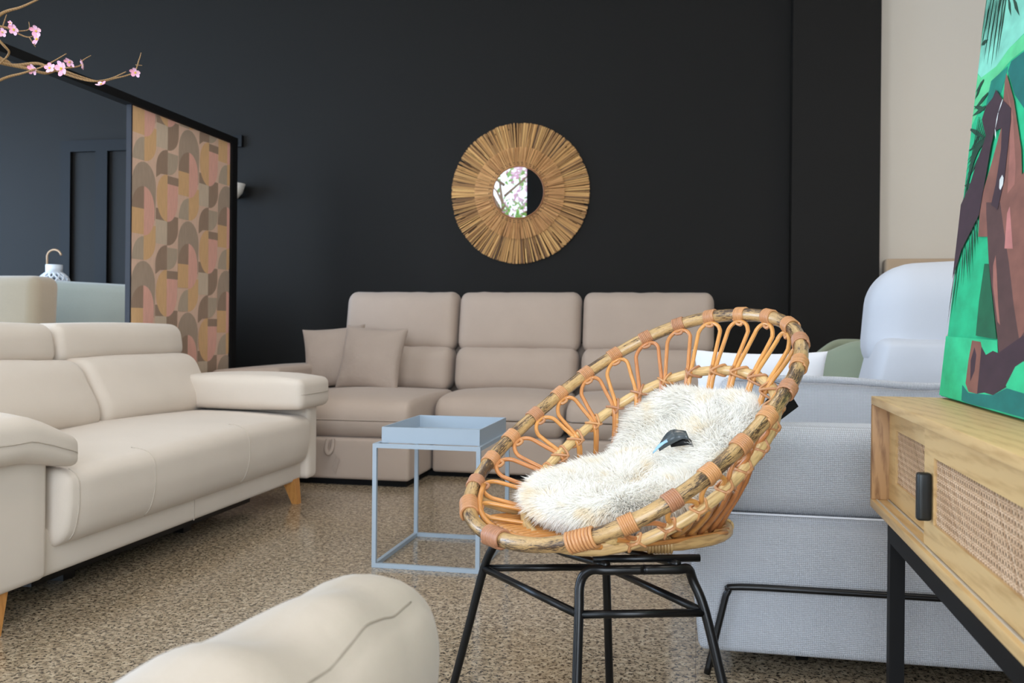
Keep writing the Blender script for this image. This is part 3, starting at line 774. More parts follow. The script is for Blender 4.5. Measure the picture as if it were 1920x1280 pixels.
    for a in (-62, -100, -25, 60, 150, 210):
        a_ = math.radians(a); Pr = ring(BOT, a_); tan = (ring(BOT, a_+.01)-ring(BOT, a_-.01)).normalized()
        q = MB(); q.tube(helix((Pr-tan*.026, Pr+tan*.026), (.0150), 8, 0, 0), .0034, 6); q.build('ring_binding', M['hoop'], t)
    # short struts from seat ring to rim front
    for a in (-42, 42):
        a_ = math.radians(a); q = MB(); q.tube([ring(RIM, a_)+Vector((0, 0, -.01)), ring(BOT, a_)], .0115, 10); q.build('strut', M['hoop'], t)
    # metal frame
    bk = M['black']; hb = .317
    A, B, Cc, D = Vector((-.482, 2.105, hb)), Vector((-.224, 1.810, hb)), Vector((.018, 1.879, hb)), Vector((-.207, 2.182, hb))
    ctr = (A+B+Cc+D)/4
    def leg(P, nb):
        out_ = Vector((P.x-ctr.x, P.y-ctr.y, 0)); foot = P+out_*.33+Vector((0, 0, -hb+.006)); up = P-out_*.10+Vector((0, 0, .057)); mid = (P+nb)/2; mid.z = .403
        shoulder = P.lerp(mid, .16)-out_*.06; shoulder.z = .400
        q = MB(); q.tube(cr([foot, P.lerp(foot, .5), P, up, shoulder, P.lerp(mid, .45)-out_*.0+Vector((0, 0, .403-P.lerp(mid, .45).z)), mid], 6), .0096, 12); q.build('leg', bk, t)
        MB().tube([foot+Vector((0, 0, -.006)), foot+Vector((0, 0, .006))], .012, 12).build('foot_cap', M['matte_black'], t)
    leg(B, Cc); leg(Cc, B); leg(A, D); leg(D, A)
    for a, b_ in ((A, B), (B, Cc), (Cc, D), (D, A)):
        MB().tube([a, b_], .0083, 10).build('brace', bk, t)
    m1 = (B+Cc)/2; m2 = (A+D)/2
    for f_ in (.22, .78):
        a = B.lerp(Cc, f_); b_ = A.lerp(D, f_); a.z = b_.z = .413
        q = MB(); q.tube(cr([a+Vector((0, 0, 0)), a.lerp(b_, .5)+Vector((0, 0, -.012)), b_], 5), .0075, 10); q.build('cradle_bar', bk, t)
    a = B.lerp(Cc, .1)+Vector((0, 0, .097)); b_ = B.lerp(Cc, .95)+Vector((0, 0, .097))
    MB().tube([a+Vector((.0, .02, .006)), b_+Vector((.0, .02, .006))], .0077, 10).build('cradle_bar', bk, t)
rattan_chair()

# ---------------------------------------------------------------- fluffy cushion on the chair
def fur():
    o = Vector((-.118, 2.072, 0))
    cl = cr([(.30, .415), (.20, .425), (.06, .432), (-.06, .465), (-.17, .545), (-.255, .655), (-.275, .70)], 8)  if False else None
    key = [(.232, .486), (.15, .492), (.05, .500), (-.065, .525), (-.142, .585), (-.205, .675), (-.226, .708)]
    kp = cr([Vector((a, b_, 0)) for a, b_ in key], 8); nS = len(kp)
    hw = lambda s_: (.182+.004*s_)*(max(0, 1-abs(2*s_-1)**3.6))**.42*(1+.05*math.sin(s_*9))
    nT = 22
    def surf(s_, v, side):
        k = min(nS-1.001, s_*(nS-1)); i = int(k); f_ = k-i; c_ = kp[i].lerp(kp[i+1], f_); tg = (kp[min(nS-1, i+1)]-kp[max(0, i-1)]).normalized()
        n2 = Vector((-tg.y, tg.x)) if False else Vector((tg.y, -tg.x))
        if n2.y < 0: n2 = -n2
        y = v*hw(s_); dish = .22*(y*y)/.2
        th = .040*(max(0, 1-v*v))**.5*(max(0, 1-abs(2*s_-1)**5))**.5*(1+.45*noise.noise(Vector((s_*5, v*2.2, 1))))
        h = side*th+dish
        return o + FW*(c_.x+n2.x*h) + SD*y + Vector((0, 0, c_.y+n2.y*h))
    vs = []; fs = []; nU = 34
    for sd in (1, -1):
        for i in range(nU+1):
            for j in range(nT+1): vs.append(surf(i/nU, -1+2*j/nT, sd))
    W_ = nT+1
    for sd in (0, 1):
        for i in range(nU):
            for j in range(nT):
                a = sd*(nU+1)*W_+i*W_+j; f_ = (a, a+1, a+W_+1, a+W_); fs.append(f_ if sd else f_[::-1])
    fm = NT('ivory_fur'); fm.P(Roughness=.9, Sheen_Weight=.3)
    g = fm.n('ShaderNodeNewGeometry'); ng = fm.n('ShaderNodeTexNoise', Scale=14.0); fm.l(fm.coord(), ng.inputs['Vector'])
    r1 = fm.ramp(ng.outputs[0], [(.30, lin((253, 242, 222))), (.44, lin((255, 252, 246)))]); fm.l(r1, fm.b.inputs['Base Color'])
    tl = fm.n('ShaderNodeBsdfTranslucent'); fm.l(r1, tl.inputs[0]); ms = fm.n('ShaderNodeMixShader'); ms.inputs[0].default_value = .42
    fo = [n_ for n_ in fm.t.nodes if n_.type == 'OUTPUT_MATERIAL'][0]; fm.l(fm.b.outputs[0], ms.inputs[1]); fm.l(tl.outputs[0], ms.inputs[2]); fm.l(ms.outputs[0], fo.inputs[0])
    t = thing('fur_cushion', 'fluffy ivory faux-fur cushion draped in the rattan chair seat', 'cushion', tuple(o+Vector((0, 0, .44))))
    q = MB(); q.add(vs, fs); q.build('pad', fm.m, t)
    # tufts
    n = 92000; V = []; F_ = []; rg = random.Random(11); eps = 1e-3
    for k in range(n):
        sd = 1 if rg.random() < .72 else -1; s_ = rg.random(); v = math.sin(rg.uniform(-PI/2, PI/2))
        if rg.random() < .12: s_ = rg.choice((rg.uniform(0, .05), rg.uniform(.95, 1)))
        p = surf(s_, v, sd)
        du = surf(min(1, s_+eps), v, sd)-surf(max(0, s_-eps), v, sd); dv = surf(s_, min(1, v+eps), sd)-surf(s_, max(-1, v-eps), sd)
        nn = du.cross(dv)
        if nn.length < 1e-12: continue
        nn.normalize()
        ck = surf(s_, v, 0)
        if (p-ck).dot(nn) < 0: nn = -nn
        fl = Vector((noise.noise(p*11), noise.noise(p*11+Vector((9, 3, 0))), noise.noise(p*11+Vector((0, 7, 5)))))
        out_ = (p-(o+Vector((0, 0, .56)))).normalized()
        d = (nn*.75 + fl*.8 + out_*.35 + Vector((rg.gauss(0, .2), rg.gauss(0, .2), rg.gauss(0, .2)-.12))).normalized()
        L = rg.uniform(.018, .038)*(1 if rg.random() < .85 else 1.3); wd = rg.uniform(.0005, .0011); L *= (1 if sd > 0 else .55); s1 = d.orthogonal().normalized(); s1 = (Matrix.Rotation(rg.uniform(0, 6.28), 3, d) @ s1)
        bend = (fl*.6+Vector((0, 0, -.5))).normalized()*L*.35
        p0 = p-nn*.003; p1 = p+d*L*.5+bend*.25; p2 = p+d*L+bend
        b0 = len(V); V += [p0-s1*wd*1.3, p0+s1*wd*1.3, p1-s1*wd, p1+s1*wd, p2]
        F_ += [(b0, b0+1, b0+3, b0+2), (b0+2, b0+3, b0+4)]
    q = MB(); q.add(V, F_); tag(q.build('fur', fm.m, t), kind='stuff')
    c_ = surf(.55, .12, 1)
    return c_, surf
c_, SURF = fur()
# swing label on the fur
t = thing('hang_tag', 'dark glossy grey label lying on the fluffy ivory cushion', 'tag', tuple(c_+Vector((0, 0, .02))))
def leaf(dx, ang, col, L, Wd, up):
    q = MB(); cc = c_+Vector((0, -.005, .052))+Vector(dx); n = 8; vs = []
    ax = Vector((math.cos(ang), -.25, math.sin(ang))).normalized(); ay = Vector((-.35, .55, .75)).normalized()
    for i in range(n+1):
        u = i/n; h = math.sin(u*PI)*up
        for s_ in (-1, 1): vs.append(cc+ax*(u-.5)*L+ay*s_*Wd*(.35+.65*math.sin(min(1, u*1.3)*PI*.8))+Vector((0, 0, h)))
    q.add(vs, [(2*i, 2*i+1, 2*i+3, 2*i+2) for i in range(n)])
    o = q.build('label_leaf', M[col], t); md = o.modifiers.new('s', 'SOLIDIFY'); md.thickness = .0008
leaf((0, 0, 0), .50, 'greytag', .075, .016, .014); leaf((.018, .0, -.004), .15, 'tag', .05, .015, .010); leaf((-.028, -.012, -.010), .75, 'bluetag', .045, .004, .004)
# black square tag hanging behind the rattan chair back
q = MB(); cc = Vector((.196, 2.33, .700)); ex = Vector((.94, .28, -.18)).normalized(); ez = Vector((.18, 0, .98)).normalized()
q.prism([cc+(ex*a+ez*b_)*.045 for a, b_ in ((-1, -.25), (.0, 1), (1, -.05), (.12, -1))], (0, .0015, 0))
t = thing('swing_tag', 'black square card tag hanging behind the rattan chair back', 'tag', tuple(cc))
q.build('card', M['tag'], t)
q = MB(); kn = ring(MID, math.radians(172)); q.tube([cc+ez*.042, cc.lerp(kn, .5)+Vector((0, 0, .02)), kn+Vector((0, 0, .012))], .0008, 5); q.build('string', M['matte_black'], t)

# ---------------------------------------------------------------- pale waffle lounge chair (right, behind the rattan chair)
def lounge():
    t = thing('lounge_armchair', 'pale grey waffle-weave lounge armchair on a black sled frame, right of rattan chair', 'armchair', (.6, 2.8, 0))
    wf = M['waffle']; Y0 = 2.42
    sh = lambda p: Vector((p.x - .10*p.z*(1 if p.x < 0 else 0), p.y, p.z))
    q = MB(); q.soft((.61, Y0+.10, .232), (1.24, .20, .355), [.02, .03, .02], 6, 3, fn=sh); q.build('side_panel', wf, t)
    q = MB(); q.soft((.59, Y0+.105, .517), (1.26, .215, .215), [.04, .05, .05], 8, 4, (0, .008, .008), sh); q.build('arm_band', wf, t)
    q = MB(); q.tube([(-.0, Y0-.001, .411), (.6, Y0-.006, .411), (1.2, Y0-.001, .411)], .0028, 6); q.build('arm_seam', M['pillow_white'], t)
    def far(p):
        u = (p.x+.5)
        return Vector((p.x, p.y, p.z + (-.016*math.exp(-((p.x-.06)/.16)**2))*(p.z > 0)))
    q = MB(); q.soft((.62, Y0+.78, .40), (1.10, .20, .62), [.04, .05, .04], 12, 4, (0, .012, 0), far); q.build('far_arm', wf, t)
    pts = [(.10+1.02*k/24, Y0+.675, .716-.016*math.exp(-(((.10+1.02*k/24)-.68)/.16)**2)) for k in range(25)]
    q = MB(); q.tube(pts, .0115, 10); q.build('arm_piping', wf, t)
    q = MB(); q.soft((.60, Y0+.45, .33), (1.05, .50, .24), [.05, .04, .05], 5, 4, (0, 0, .02)); q.build('seat_cushion', wf, t)
    # sled frame rod and casters
    for yy in (Y0-.022, Y0+.94):
        q = MB(); q.tube(cr([(.028, yy, .0085), (.064, yy, .17), (.078, yy, .218), (.105, yy, .231), (.35, yy, .233), (.9, yy, .233), (1.10, yy, .229), (1.14, yy, .20), (1.17, yy, .0085)], 6), .0085, 10); q.build('sled_rod', M['black'], t)
    for x in (.045, 1.15):
        for yy in (Y0+.06, Y0+.86): MB().tube([(x, yy, 0), (x, yy, .10)], .011, 10).build('leg', M['black'], t)
    for x in (.26, .92):
        q = MB(); q.tube([(x, Y0+.16, .028), (x+.03, Y0+.16, .028)], .028, 16); q.box((x-.01, Y0+.12, .05), (x+.04, Y0+.2, .09)); q.build('caster', M['matte_black'], t)
    q = MB(); q.box((.1, Y0+.15, .03), (1.1, Y0+.8, .075)); q.build('under_frame', M['matte_black'], t)
lounge()
q = MB(); q.pillow((.215, 3.42, .655), .235, .145, .05, R(2, 'Z') @ R(-12, 'X'), seed=8)
solo(q, 'white_pillow', M['pillow_white'], 'white pillow lying behind the rattan chair back and lounge chair arm', 'pillow', (.215, 3.42, .51))
# support under the pillow: pale pouf
q = MB(); q.soft((.16, 3.55, .255), (.50, .36, .48), .06, 5, 4, (0, 0, .01))
solo(q, 'pouf', M['recliner'], 'pale grey pouf behind the lounge armchair, under the white pillow', 'pouf', (.16, 3.55, 0))

def recliner():
    t = thing('white_recliner', 'white recliner with tall puffy headrest behind the waffle lounge armchair', 'recliner', (.95, 3.9, 0))
    rc = M['recliner']
    lean = lambda p: Vector((p.x + .0, p.y, p.z))
    # leaning back towards +X; headrest and back cushion
    def fn_b(p): return Vector((p.x + .42*(p.z+.2)*(1 if p.x < 0 else .7), p.y, p.z))
    q = MB(); q.soft((1.0, 3.82, .645), (.86, .36, .40), [.04, .10, .035], 10, 5, (0, .035, 0), lambda p: Vector((p.x+(.24*(p.z+.2) if p.x < 0 else 0), p.y, p.z))); q.build('back_cushion', rc, t)
    HD = ((1.07, 3.88, .915), (.86, .34, .44), [.15, .12, .15], (0, .03, .01), lambda p: Vector((p.x+.08*(p.z if p.x < 0 else 0), p.y, p.z+.03*p.x)))
    q = MB(); q.soft(HD[0], HD[1], HD[2], 10, 8, HD[3], HD[4]); hd = q.build('headrest', rc, t)
    q = MB(); q.tube([MB.on_soft((-.17+.05*math.sin(k*.2), -.17, -.06+.28*k/14), *HD) for k in range(15)], .0022, 6); q.build('headrest_seam', M['ivory_pipe'], hd)
    q = MB(); q.soft((1.1, 3.9, .30), (1.0, .7, .34), .07, 5, 4, (0, 0, .02)); q.build('seat', rc, t)
    for x in (.7, 1.5):
        for y in (3.65, 4.15): MB().tube([(x, y, 0), (x, y, .14)], .018, 10).build('leg', M['black'], t)
recliner()

def sage_chair():
    cx, cy = .93, 4.75
    t = thing('sage_armchair', 'sage green rounded armchair behind the white recliner', 'armchair', (cx, cy, 0))
    n = 28; vs = []; fs = []
    for layer, rr in ((0, .40), (1, .33)):
        for i in range(n+1):
            a = math.radians(60+240*i/n); hgt = .45+.375*min(1, max(0, math.sin(min(1, max(0, (i/n-.03)/.16))*PI/2)))*1.0
            if i/n > .8: hgt = .45+.375*max(0, math.cos((i/n-.8)/.2*PI/2))
            for z in (.16, .35, hgt-.04, hgt):
                hgt_ = .09*max(0, min(1, (.68-(cx+rr*math.cos(a)))/.14))*(z > .36); z -= hgt_; vs.append((cx+rr*math.cos(a), cy+rr*math.sin(a), z))
    m_ = (n+1)*4
    for i in range(n):
        for j in range(3):
            a = i*4+j; fs.append((a, a+4, a+5, a+1)); fs.append((m_+a, m_+a+1, m_+a+5, m_+a+4))
        a = i*4+3; fs.append((a, a+4, m_+a+4, m_+a)); a = i*4; fs.append((a, m_+a, m_+a+4, a+4))
    for i in (0, n):
        for j in range(3): a = i*4+j; fs.append((a, a+1, m_+a+1, m_+a) if i == 0 else (a, m_+a, m_+a+1, a+1))
    q = MB(); q.add(vs, fs); q.build('shell_back', M['sage'], t, sub=1)
    q = MB(); q.lathe([(0, .20), (.30, .20), (.325, .24), (.325, .42), (.29, .46), (0, .465)], (cx, cy, 0), 32); q.build('seat', M['sage'], t)
    for a in (45, 135, 225, 315):
        c1, s1 = math.cos(math.radians(a)), math.sin(math.radians(a)); MB().tube([(cx+.24*c1, cy+.24*s1, .2), (cx+.28*c1, cy+.28*s1, 0)], [.016, .011], 10).build('leg', M['leg_wood'], t)
sage_chair()
q = MB(); q.soft((1.95, 6.22, .66), (1.62, .12, 1.31), .02, 4, 3, (0, .01, 0))
solo(q, 'headboard', M['headboard'], 'sand-coloured upholstered headboard standing against the cream wall', 'headboard', (1.95, 6.22, 0))

# ---------------------------------------------------------------- oak sideboard with cane doors
def sideboard():
    X, XB, YE, YN, Z0, Z1 = .352, .752, 2.045, .62, .511, .7395
    t = thing('cane_sideboard', 'pale oak sideboard with sliding woven-cane doors on a black metal frame', 'sideboard', ((X+XB)/2, 1.35, 0))
    ok = M['oak']
    def bev(a, b_, name, mat, par=t, r=.0015):
        q = MB(); q.soft([(a[i]+b_[i])/2 for i in range(3)], [b_[i]-a[i] for i in range(3)], r, 1, 2); return q.build(name, mat, par)
    bev((X, YN, Z1-.017), (XB, YE, Z1), 'top_board', ok)
    bev((X, YN, Z0), (XB, YE, Z0+.017), 'bottom_board', ok)
    bev((X, YE-.017, Z0+.017), (XB, YE, Z1-.017), 'end_panel', M['oak_dark']); bev((X, YN, Z0+.017), (XB, YN+.017, Z1-.017), 'end_panel', M['oak_dark'])
    bev((XB-.01, YN+.017, Z0+.017), (XB-.002, YE-.017, Z1-.017), 'back_panel', ok)
    trk = MB(); 
    for xx in (X+.012, X+.034): trk.box((xx-.004, YN+.02, Z0+.017), (xx-.0005, YE-.02, Z0+.0185))
    trk.build('door_track', plain('pale_track', (190, 178, 160), .5), t)
    def door(x, y0, y1, sx, label=None):
        zb, zt = Z0+.020, Z1-.020; st = .062; rl = .042; th = .019
        d = MB(); d.box((x, y0, zb), (x+th, y0+st, zt)); d.box((x, y1-st, zb), (x+th, y1, zt)); d.box((x, y0+st, zb), (x+th, y1-st, zb+rl)); d.box((x, y0+st, zt-rl), (x+th, y1-st, zt))
        d = d.build('door', ok, t)
        a0, a1, c0, c1 = y0+st, y1-st, zb+rl, zt-rl
        MB().box((x+.013, a0, c0), (x+.016, a1, c1)).build('backing', M['cane_back'], d)
        c = MB(); p = .0112; xm = x+.006; tk = .0011
        k = 0; y = a0+.003
        while y < a1:
            for o_ in (0, .0030): c.box((xm-.0006, y+o_, c0), (xm+.0006, y+o_+.0015, c1))
            y += p
        z = c0+.003
        while z < c1:
            for o_ in (0, .0030): c.box((xm-.0016, a0, z+o_), (xm-.0004, a1, z+o_+.0015))
            z += p
        Wd = a1-a0; Hh = c1-c0
        s0 = -Hh
        while s0 < Wd:
            for dr in (1, -1):
                u0, u1 = max(0, s0), min(Wd, s0+Hh)
                if u1-u0 > .004:
                    if dr > 0: P0, P1 = (a0+u0, c0+(u0-s0)), (a0+u1, c0+(u1-s0))
                    else: P0, P1 = (a0+u0, c1-(u0-s0)), (a0+u1, c1-(u1-s0))
                    xx = xm-.0012-.0004*dr; e = .0006
                    c.add([(xx, P0[0]-e, P0[1]), (xx, P0[0]+e, P0[1]), (xx, P1[0]+e, P1[1]), (xx, P1[0]-e, P1[1]), (xx-.0007, P0[0]-e, P0[1]), (xx-.0007, P0[0]+e, P0[1]), (xx-.0007, P1[0]+e, P1[1]), (xx-.0007, P1[0]-e, P1[1])],
                          [(0, 1, 2, 3), (7, 6, 5, 4), (0, 4, 5, 1), (1, 5, 6, 2), (2, 6, 7, 3), (3, 7, 4, 0)], smooth=False)
            s0 += p
        c.build('cane_webbing', M['cane'], d)
        return d
    door(X+.033, 1.42, YE-.019, 1); d2 = door(X+.011, .98, 1.625, 1); door(X+.033, YN+.02, 1.04, 1)
    # handle
    h = MB(); h.soft((X-.001, 1.575, .615), (.022, .018, .076), .005, 3, 3); h.build('handle', plain('gunmetal_handle', (52, 54, 54), .35, .7), d2)
    # legs and frame
    bk = plain('satin_black_steel', (10, 10, 11), .55, Specular_IOR_Level=.2)
    MB().box((X+.022, YN+.05, Z0-.055), (X+.05, 1.978, Z0-.0005)).build('frame_rail', bk, t)
    MB().box((XB-.05, YN+.05, Z0-.055), (XB-.022, 1.978, Z0-.0005)).build('frame_rail', bk, t)
    for yy in (YN+.05, 1.95): MB().box((X+.05, yy, Z0-.055), (XB-.05, yy+.028, Z0-.0005)).build('frame_rail', bk, t)
    for x in (X+.022, XB-.05):
        for yy in (YN+.05, 1.95): MB().box((x, yy, 0), (x+.028, yy+.028, Z0-.055)).build('leg', bk, t)
sideboard()

# ---------------------------------------------------------------- canvas picture on the sideboard
POLY = [('aqua',[(0.006,0.804),(0.257,0.718),(0.279,0.653),(0.191,0.649),(0.127,0.636),(0.03,0.64),(0.0,0.657)]),
('aqua',[(0.0,1.3),(.9,1.3),(.9,.70),(.5,.70),(.279,.653),(0.25,.72),(0.006,.80)]),
('pale',[(0.279,0.651),(0.29,0.621),(0.219,0.623),(0.146,0.614),(0.091,0.595),(0.054,0.577),(0.0,0.55),(0.002,0.654),(0.03,0.64),(0.127,0.636),(0.2,0.65)]),
('tealdark',[(0.291,0.618),(0.22,0.62),(0.206,0.606),(0.262,0.55),(0.328,0.509),(.5,.56),(.6,.66),(.42,.67)]),
('tealm',[(0.203,0.616),(0.105,0.614),(0.097,0.593),(0.084,0.558),(0.112,0.538),(0.142,0.57),(0.18,0.573),(0.2,0.598)]),
('brown',[(0.208,0.602),(0.27,0.539),(0.343,0.438),(0.389,0.326),(0.403,0.287),(0.147,0.311),(0.14,0.356),(0.146,0.396),(0.185,0.452),(0.215,0.504),(0.204,0.585)]),
('brownlite',[(0.219,0.575),(0.251,0.532),(0.28,0.45),(0.302,0.337),(0.317,0.295),(0.344,0.293),(0.323,0.414),(0.277,0.508)]),
('dkbrown',[(0.175,0.372),(0.383,0.344),(.55,.30),(.6,.1),(0.466,0.1),(0.347,0.097),(0.334,0.12),(0.285,0.187),(0.235,0.254),(0.183,0.351)]),
('brown',[(0.261,0.36),(0.298,0.31),(0.347,0.249),(0.4,0.172),(0.442,0.121),(.56,.2),(0.5,0.36),(.383,.40)]),
('pink',[(0.317,0.347),(0.359,0.271),(0.315,0.275),(0.307,0.336)]),
('brownlite',[(0.27,0.267),(0.291,0.229),(0.319,0.174),(0.339,0.144),(0.323,0.15),(0.276,0.211),(0.262,0.249)]),
('dkgreen',[(0.209,0.256),(0.235,0.254),(0.329,0.12),(0.206,0.125),(0.202,0.189)]),
('lgreen',[(0,0.122),(0.334,0.118),(0.345,0.096),(0.479,0.06),(.9,.05),(.9,.002),(0,0.002)]),
('brown',[(0.187,0.116),(0.242,0.114),(0.259,0.097),(0.256,0.022),(0.202,0.022),(0.177,0.036),(0.179,0.079)]),
('maroon',[(0.208,0.104),(0.225,0.09),(0.225,0.061),(0.206,0.041),(0.193,0.079)]),
('maroon',[(0.25,0.106),(0.281,0.092),(0.317,0.1),(0.347,0.097),(0.457,0.127),(.62,.12),(0.6,0.04),(0.44,0.057),(0.41,0.044),(0.345,0.026),(0.296,0.027),(0.256,0.022)]),
('lgreen',[(.405,.046),(.44,.078),(.475,.088),(.50,.078),(.52,.03),(.44,.03)]),
('teal',[(0.158,0.032),(0.203,0.02),(0.345,0.026),(0.411,0.042),(0.6,0.036),(.9,.05),(.9,.003),(0.353,0.003),(0.21,0.001),(0.164,0.003)]),
('maroon',[(0.156,0.585),(0.206,0.554),(0.262,0.526),(0.269,0.504),(0.27,0.452),(0.271,0.399),(0.252,0.349),(0.209,0.363),(0.224,0.4),(0.231,0.459),(0.221,0.5),(0.177,0.503),(0.166,0.477),(0.155,0.426),(0.14,0.356),(.152,.375),(.139,.353),(0.102,0.33),(0.044,0.295),(0,0.238),(0,0.39),(0.048,0.42),(0.086,0.466),(0.125,0.504),(0.083,0.545),(0.102,0.566),(0.141,0.573)]),
('white',[(0.256,0.41),(0.266,0.403),(0.267,0.391),(0.256,0.383),(0.247,0.388),(0.244,0.403)])]
FROND = [[(0.056,0.787),(0.036,0.668)],[(0.08,0.779),(0.063,0.654)],[(0.103,0.771),(0.094,0.642)],[(0.126,0.763),(0.118,0.648)],[(0.143,0.757),(0.13,0.658)],[(0.159,0.752),(0.188,0.711)],[(0.191,0.741),(0.239,0.695)],[(0.038,0.793),(0.005,0.703)],[(0.007,0.713),(0.053,0.709)],
[(0.125,0.504),(0,0.471)],[(0.135,0.492),(0,0.431)],[(0.121,0.502),(0,0.498)],[(0.076,0.52),(0.017,0.499)],[(0.153,0.486),(0.047,0.423)],[(0.059,0.422),(0.007,0.375)],[(0.047,0.423),(0,0.429)],[(0.09,0.569),(0.0,0.57)],[(0.081,0.565),(0.004,0.589)],[(0.097,0.593),(0.007,0.581)],[(0.037,0.621),(0.005,0.602)],[(0.056,0.629),(0.005,0.616)],[(0,0.543),(0.115,0.503)],
[(0.054,0.301),(0.073,0.223)],[(0.07,0.306),(0.119,0.228)],[(0.089,0.318),(0.13,0.248)],[(0.104,0.33),(0.134,0.274)],[(0.117,0.336),(0.144,0.293)],[(0.014,0.258),(0.003,0.144)],[(0.033,0.274),(0.027,0.165)],[(0.13,0.348),(0.147,0.322)]]
def canvas():
    P0 = Vector((.485, 2.035, .7435)); U = Vector((0, -1, 0)); V = Vector((.079, 0, .802)).normalized(); Nn = V.cross(U).normalized()
    if Nn.x > 0: Nn = -Nn
    t = thing('canvas_picture', 'tall green canvas print of a kneeling figure among palm fronds on the sideboard', 'picture', (.5, 1.6, .74))
    Wd, Hh, D_ = .92, 1.25, .035
    colr = {'green': (28, 178, 122), 'aqua': (128, 204, 178), 'pale': (92, 200, 136), 'tealdark': (8, 104, 96), 'tealm': (10, 128, 108), 'brown': (132, 84, 70), 'brownlite': (160, 102, 88), 'maroon': (60, 38, 46),
            'dkbrown': (84, 56, 52), 'pink': (190, 120, 112), 'dkgreen': (16, 96, 62), 'lgreen': (44, 190, 130), 'teal': (10, 110, 100), 'white': (220, 220, 214), 'frond': (20, 66, 46)}
    nm = list(colr); mats = [printed('print_'+k, v, .16, (30, 14, 30)) for k, v in colr.items()]
    b_ = MB(); a = [P0, P0+U*Wd, P0+U*Wd+V*Hh, P0+V*Hh]
    b_.prism(a, -Nn*D_, 0); b_.build('stretched_canvas', mats[0], t)
    p = MB(); k = [0]
    def put(c, pts):
        k[0] += 1; p.poly([P0+U*u+V*v+Nn*(.0004+.00006*k[0]) for u, v in pts], nm.index(c))
    p.poly([P0+U*u+V*v+Nn*.0003 for u, v in ((0, 0), (Wd, 0), (Wd, Hh), (0, Hh))], 0)
    def stroke(a_, b__, w0, c='frond'):
        A_, B_ = Vector(a_), Vector(b__); d = (B_-A_); 
        n_ = Vector((-d.y, d.x)).normalized()*w0; m_ = A_.lerp(B_, .4)
        put(c, [tuple(A_+n_*.4), tuple(m_+n_), tuple(B_), tuple(m_-n_), tuple(A_-n_*.4)])
    for c, pts in POLY[:5]: put(c, pts)
    for f_ in FROND[:22]: stroke(f_[0], f_[1], .0052)
    for k_ in range(9): stroke((.150-.012*k_, .493+.008*k_), (.0, .50-.022*k_), .0046)
    for k_ in range(8): stroke((.015+.021*k_, .82), (.004+.016*k_, .70-.012*(k_ % 3)), .0034)
    for c, pts in POLY[5:]: put(c, [(max(0, min(Wd, u)), max(0, min(Hh, v))) for u, v in pts])
    for f_ in FROND[22:]: stroke(f_[0], f_[1], .0040)
    st = [(0.209,0.554),(0.19,0.534),(0.183,0.505),(0.195,0.484)]
    for a_, b__ in zip(st, st[1:]): stroke(a_, b__, .003, 'white')
    p.build('printed_artwork', mats, t)
    a_ = P0+U*.46+V*.75-Nn*(D_+.004); MB().tube([a_, Vector((.72, a_.y, .7395+.006))], .006, 8).build('rear_strut', M['leg_wood'], t)
canvas()
# short display wall beside the sideboard
struct(MB().box((.83, -.2, 0), (.93, 1.9, 2.6)), 'wall_display', M['cream_wall'])

# ---------------------------------------------------------------- sofa arm in the foreground
def front_arm():
    t = thing('leather_sofa', 'rounded off-white sofa arm close to the camera at bottom', 'sofa', (-.42, .6, 0))
    rot = R(-6, 'Z')
    def fn(p):
        x, y, z = p
        wv = (.0045*math.sin(y*24+x*16+2*math.sin(y*7))+.0035*math.sin(y*41-x*20)-.008*math.exp(-((x-.080)/.014)**2)*(1+.12*math.sin(y*110)))*max(0, z/.1)
        return Vector((x*(1-.62*(max(0, y-.05)/.45)**1.2), y, z+wv-.03*max(0, (y-.2)/.3)**2))
    FA = ((-.397, .66, .495), (.225, 1.0, .20), [.10, .14, .095], (.01, .01, .01), fn)
    q = MB(); fn0 = fn; FA = FA[:4]+(lambda p: rot @ Vector(fn0(p)),); q.soft(FA[0], FA[1], FA[2], 34, 8, FA[3], FA[4])
    ac = q.build('arm_cushion', M['ivory_soft'], t)
    q = MB(); q.tube([MB.on_soft((.082, -.3+.66*k/80, .1), *FA, out=-.0006) for k in range(81)], .0013, 6); q.build('stitched_seam', plain('grey_brown_thread', (150, 138, 124), .9), ac)
    q = MB(); q.soft((-.40, .50, .20), (.19, .62, .40), .04, 4, 3, rot=rot); q.build('arm_panel', M['ivory_soft'], t)
front_arm()

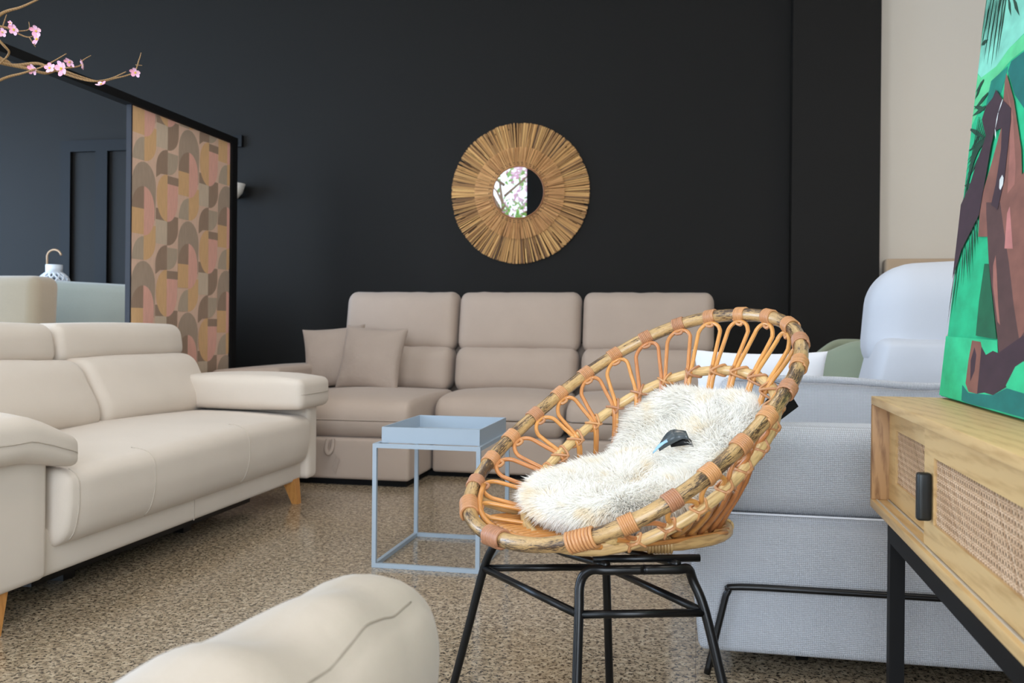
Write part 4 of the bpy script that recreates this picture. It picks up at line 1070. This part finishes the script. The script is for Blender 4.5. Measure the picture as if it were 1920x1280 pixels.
# ---------------------------------------------------------------- blossom branches, top left
def blossom():
    t = thing('cherry_blossom', 'artificial pink cherry blossom branches reaching in at top left', 'artificial tree', (-1.95, 1.35, 0))
    tw = M['twig']
    pot = MB(); pot.lathe([(0, 0), (.14, 0), (.17, .26), (.155, .26), (.15, .22), (0, .22)], (-1.95, 1.35, 0), 28); pot.build('pot', plain('dark_pot', (50, 50, 52), .5), t)
    q = MB(); q.tube(cr([(-1.95, 1.35, .2), (-1.98, 1.36, .8), (-1.93, 1.45, 1.3), (-1.96, 1.5, 1.8)], 6), [.022-.0006*k for k in range(19)], 8); q.build('trunk', tw, t)
    th = TH; Fv = Vector((-math.sin(th), math.cos(th), 0)); Rv = Vector((math.cos(th), math.sin(th), 0)); O = Vector((-.0, 0, .88))
    def W(a, b_, d): return Fv*d + Rv*((a-960)/1750*d) + Vector((0, 0, .88+(600-b_)/1750*d))
    def br(pts, r0, r1):
        P = cr([W(*p) for p in pts], 5); n = len(P); q = MB(); q.tube(P, [r0+(r1-r0)*k/(n-1) for k in range(n)], 7); q.build('branch', tw, t)
    J = (-260, 60, 1.95)
    br([(-330, 120, 1.85), (-60, 60, 2.1), (0, 24, 2.2), (36, 12, 2.2), (82, -10, 2.22)], .006, .0018)
    br([(-330, 200, 1.85), (-100, 80, 2.1), (0, 112, 2.18), (20, 122, 2.2), (62, 118, 2.2), (85, 124, 2.2), (120, 138, 2.2), (165, 150, 2.2), (200, 146, 2.22), (232, 132, 2.22)], .006, .0012)
    br([(-60, 100, 2.1), (0, 118, 2.17), (45, 127, 2.2), (80, 136, 2.22), (108, 130, 2.24), (140, 140, 2.25), (180, 151, 2.26), (205, 146, 2.26), (245, 134, 2.26), (256, 110, 2.27), (260, 96, 2.27)], .0045, .0010)
    br([(-80, 190, 2.0), (0, 148, 2.12), (40, 136, 2.14), (80, 122, 2.15), (120, 99, 2.16)], .004, .0010)
    br([(118, 126, 2.2), (145, 122, 2.21), (150, 112, 2.22), (166, 102, 2.22)], .0022, .0009)
    br([(-60, 20, 2.05), (0, 82, 2.1), (12, 100, 2.12), (-8, 122, 2.14)], .0035, .0020)
    br([(-90, 40, 2.1), (0, 50, 2.16), (20, 58, 2.17), (50, 69, 2.18), (72, 54, 2.18)], .0035, .0008)
    br([(20, 58, 2.17), (48, 55, 2.18), (49, 40, 2.18)], .0016, .0008); br([(50, 69, 2.18), (62, 87, 2.18)], .0016, .0010); br([(0, 50, 2.16), (7, 27, 2.15)], .0016, .0010)
    br([(250, 119, 2.27), (262, 120, 2.27)], .0012, .0007)
    def flower(a, b_, d, s_, rx, rz, k5=5):
        c_ = W(a, b_, d); rot = Matrix.Rotation(rz, 3, 'Y') @ Matrix.Rotation(rx, 3, 'X') @ Matrix.Rotation(random.uniform(-.5, .5), 3, 'Z')
        q = MB()
        for k in range(k5):
            A_ = 2*PI*k/k5+random.uniform(-.12, .12); ro = Matrix.Rotation(A_, 3, 'Y')
            prof = [(0, .1), (.35, .55), (.75, .75), (1.0, .45), (1.08, .1)]
            vs = []
            for (u, w_) in prof:
                for s in (-1, 0, 1): vs.append(c_ + rot @ (ro @ Vector((s*w_*s_*.55, -.25*s_*u*u-.10*s_*(s != 0), u*s_))))
            q.add(vs, [(3*i+j, 3*i+j+1, 3*i+j+4, 3*i+j+3) for i in range(4) for j in range(2)])
        o = q.build('flower', M['petal'], t)
        st = MB()
        for k in range(6):
            d_ = Vector((random.uniform(-.2, .2), -.35, random.uniform(-.2, .2)))*s_; st.tube([c_, c_+rot @ d_], .0009, 5)
        st.build('stamens', M['stamen'], o)
    for a, b_, d, s_, rx, rz in ((58, 129, 2.15, .0125, .5, .3), (90, 127, 2.15, .012, -.3, 1.0), (113, 127, 2.12, .0165, .2, -.2), (127, 114, 2.16, .0125, .9, .1), (152, 119, 2.2, .012, 1.1, .9), (186, 157, 2.2, .012, .9, 3.0),
                               (250, 132, 2.24, .0125, .7, .4), (22, 54, 2.16, .0125, .5, .6), (63, 56, 2.16, .013, .6, .2), (66, 73, 2.14, .014, .1, .5), (0, 60, 2.14, .01, .4, .2), (15, 43, 2.16, .006, .3, .2)):
        flower(a, b_, d, s_, rx, rz)
blossom()
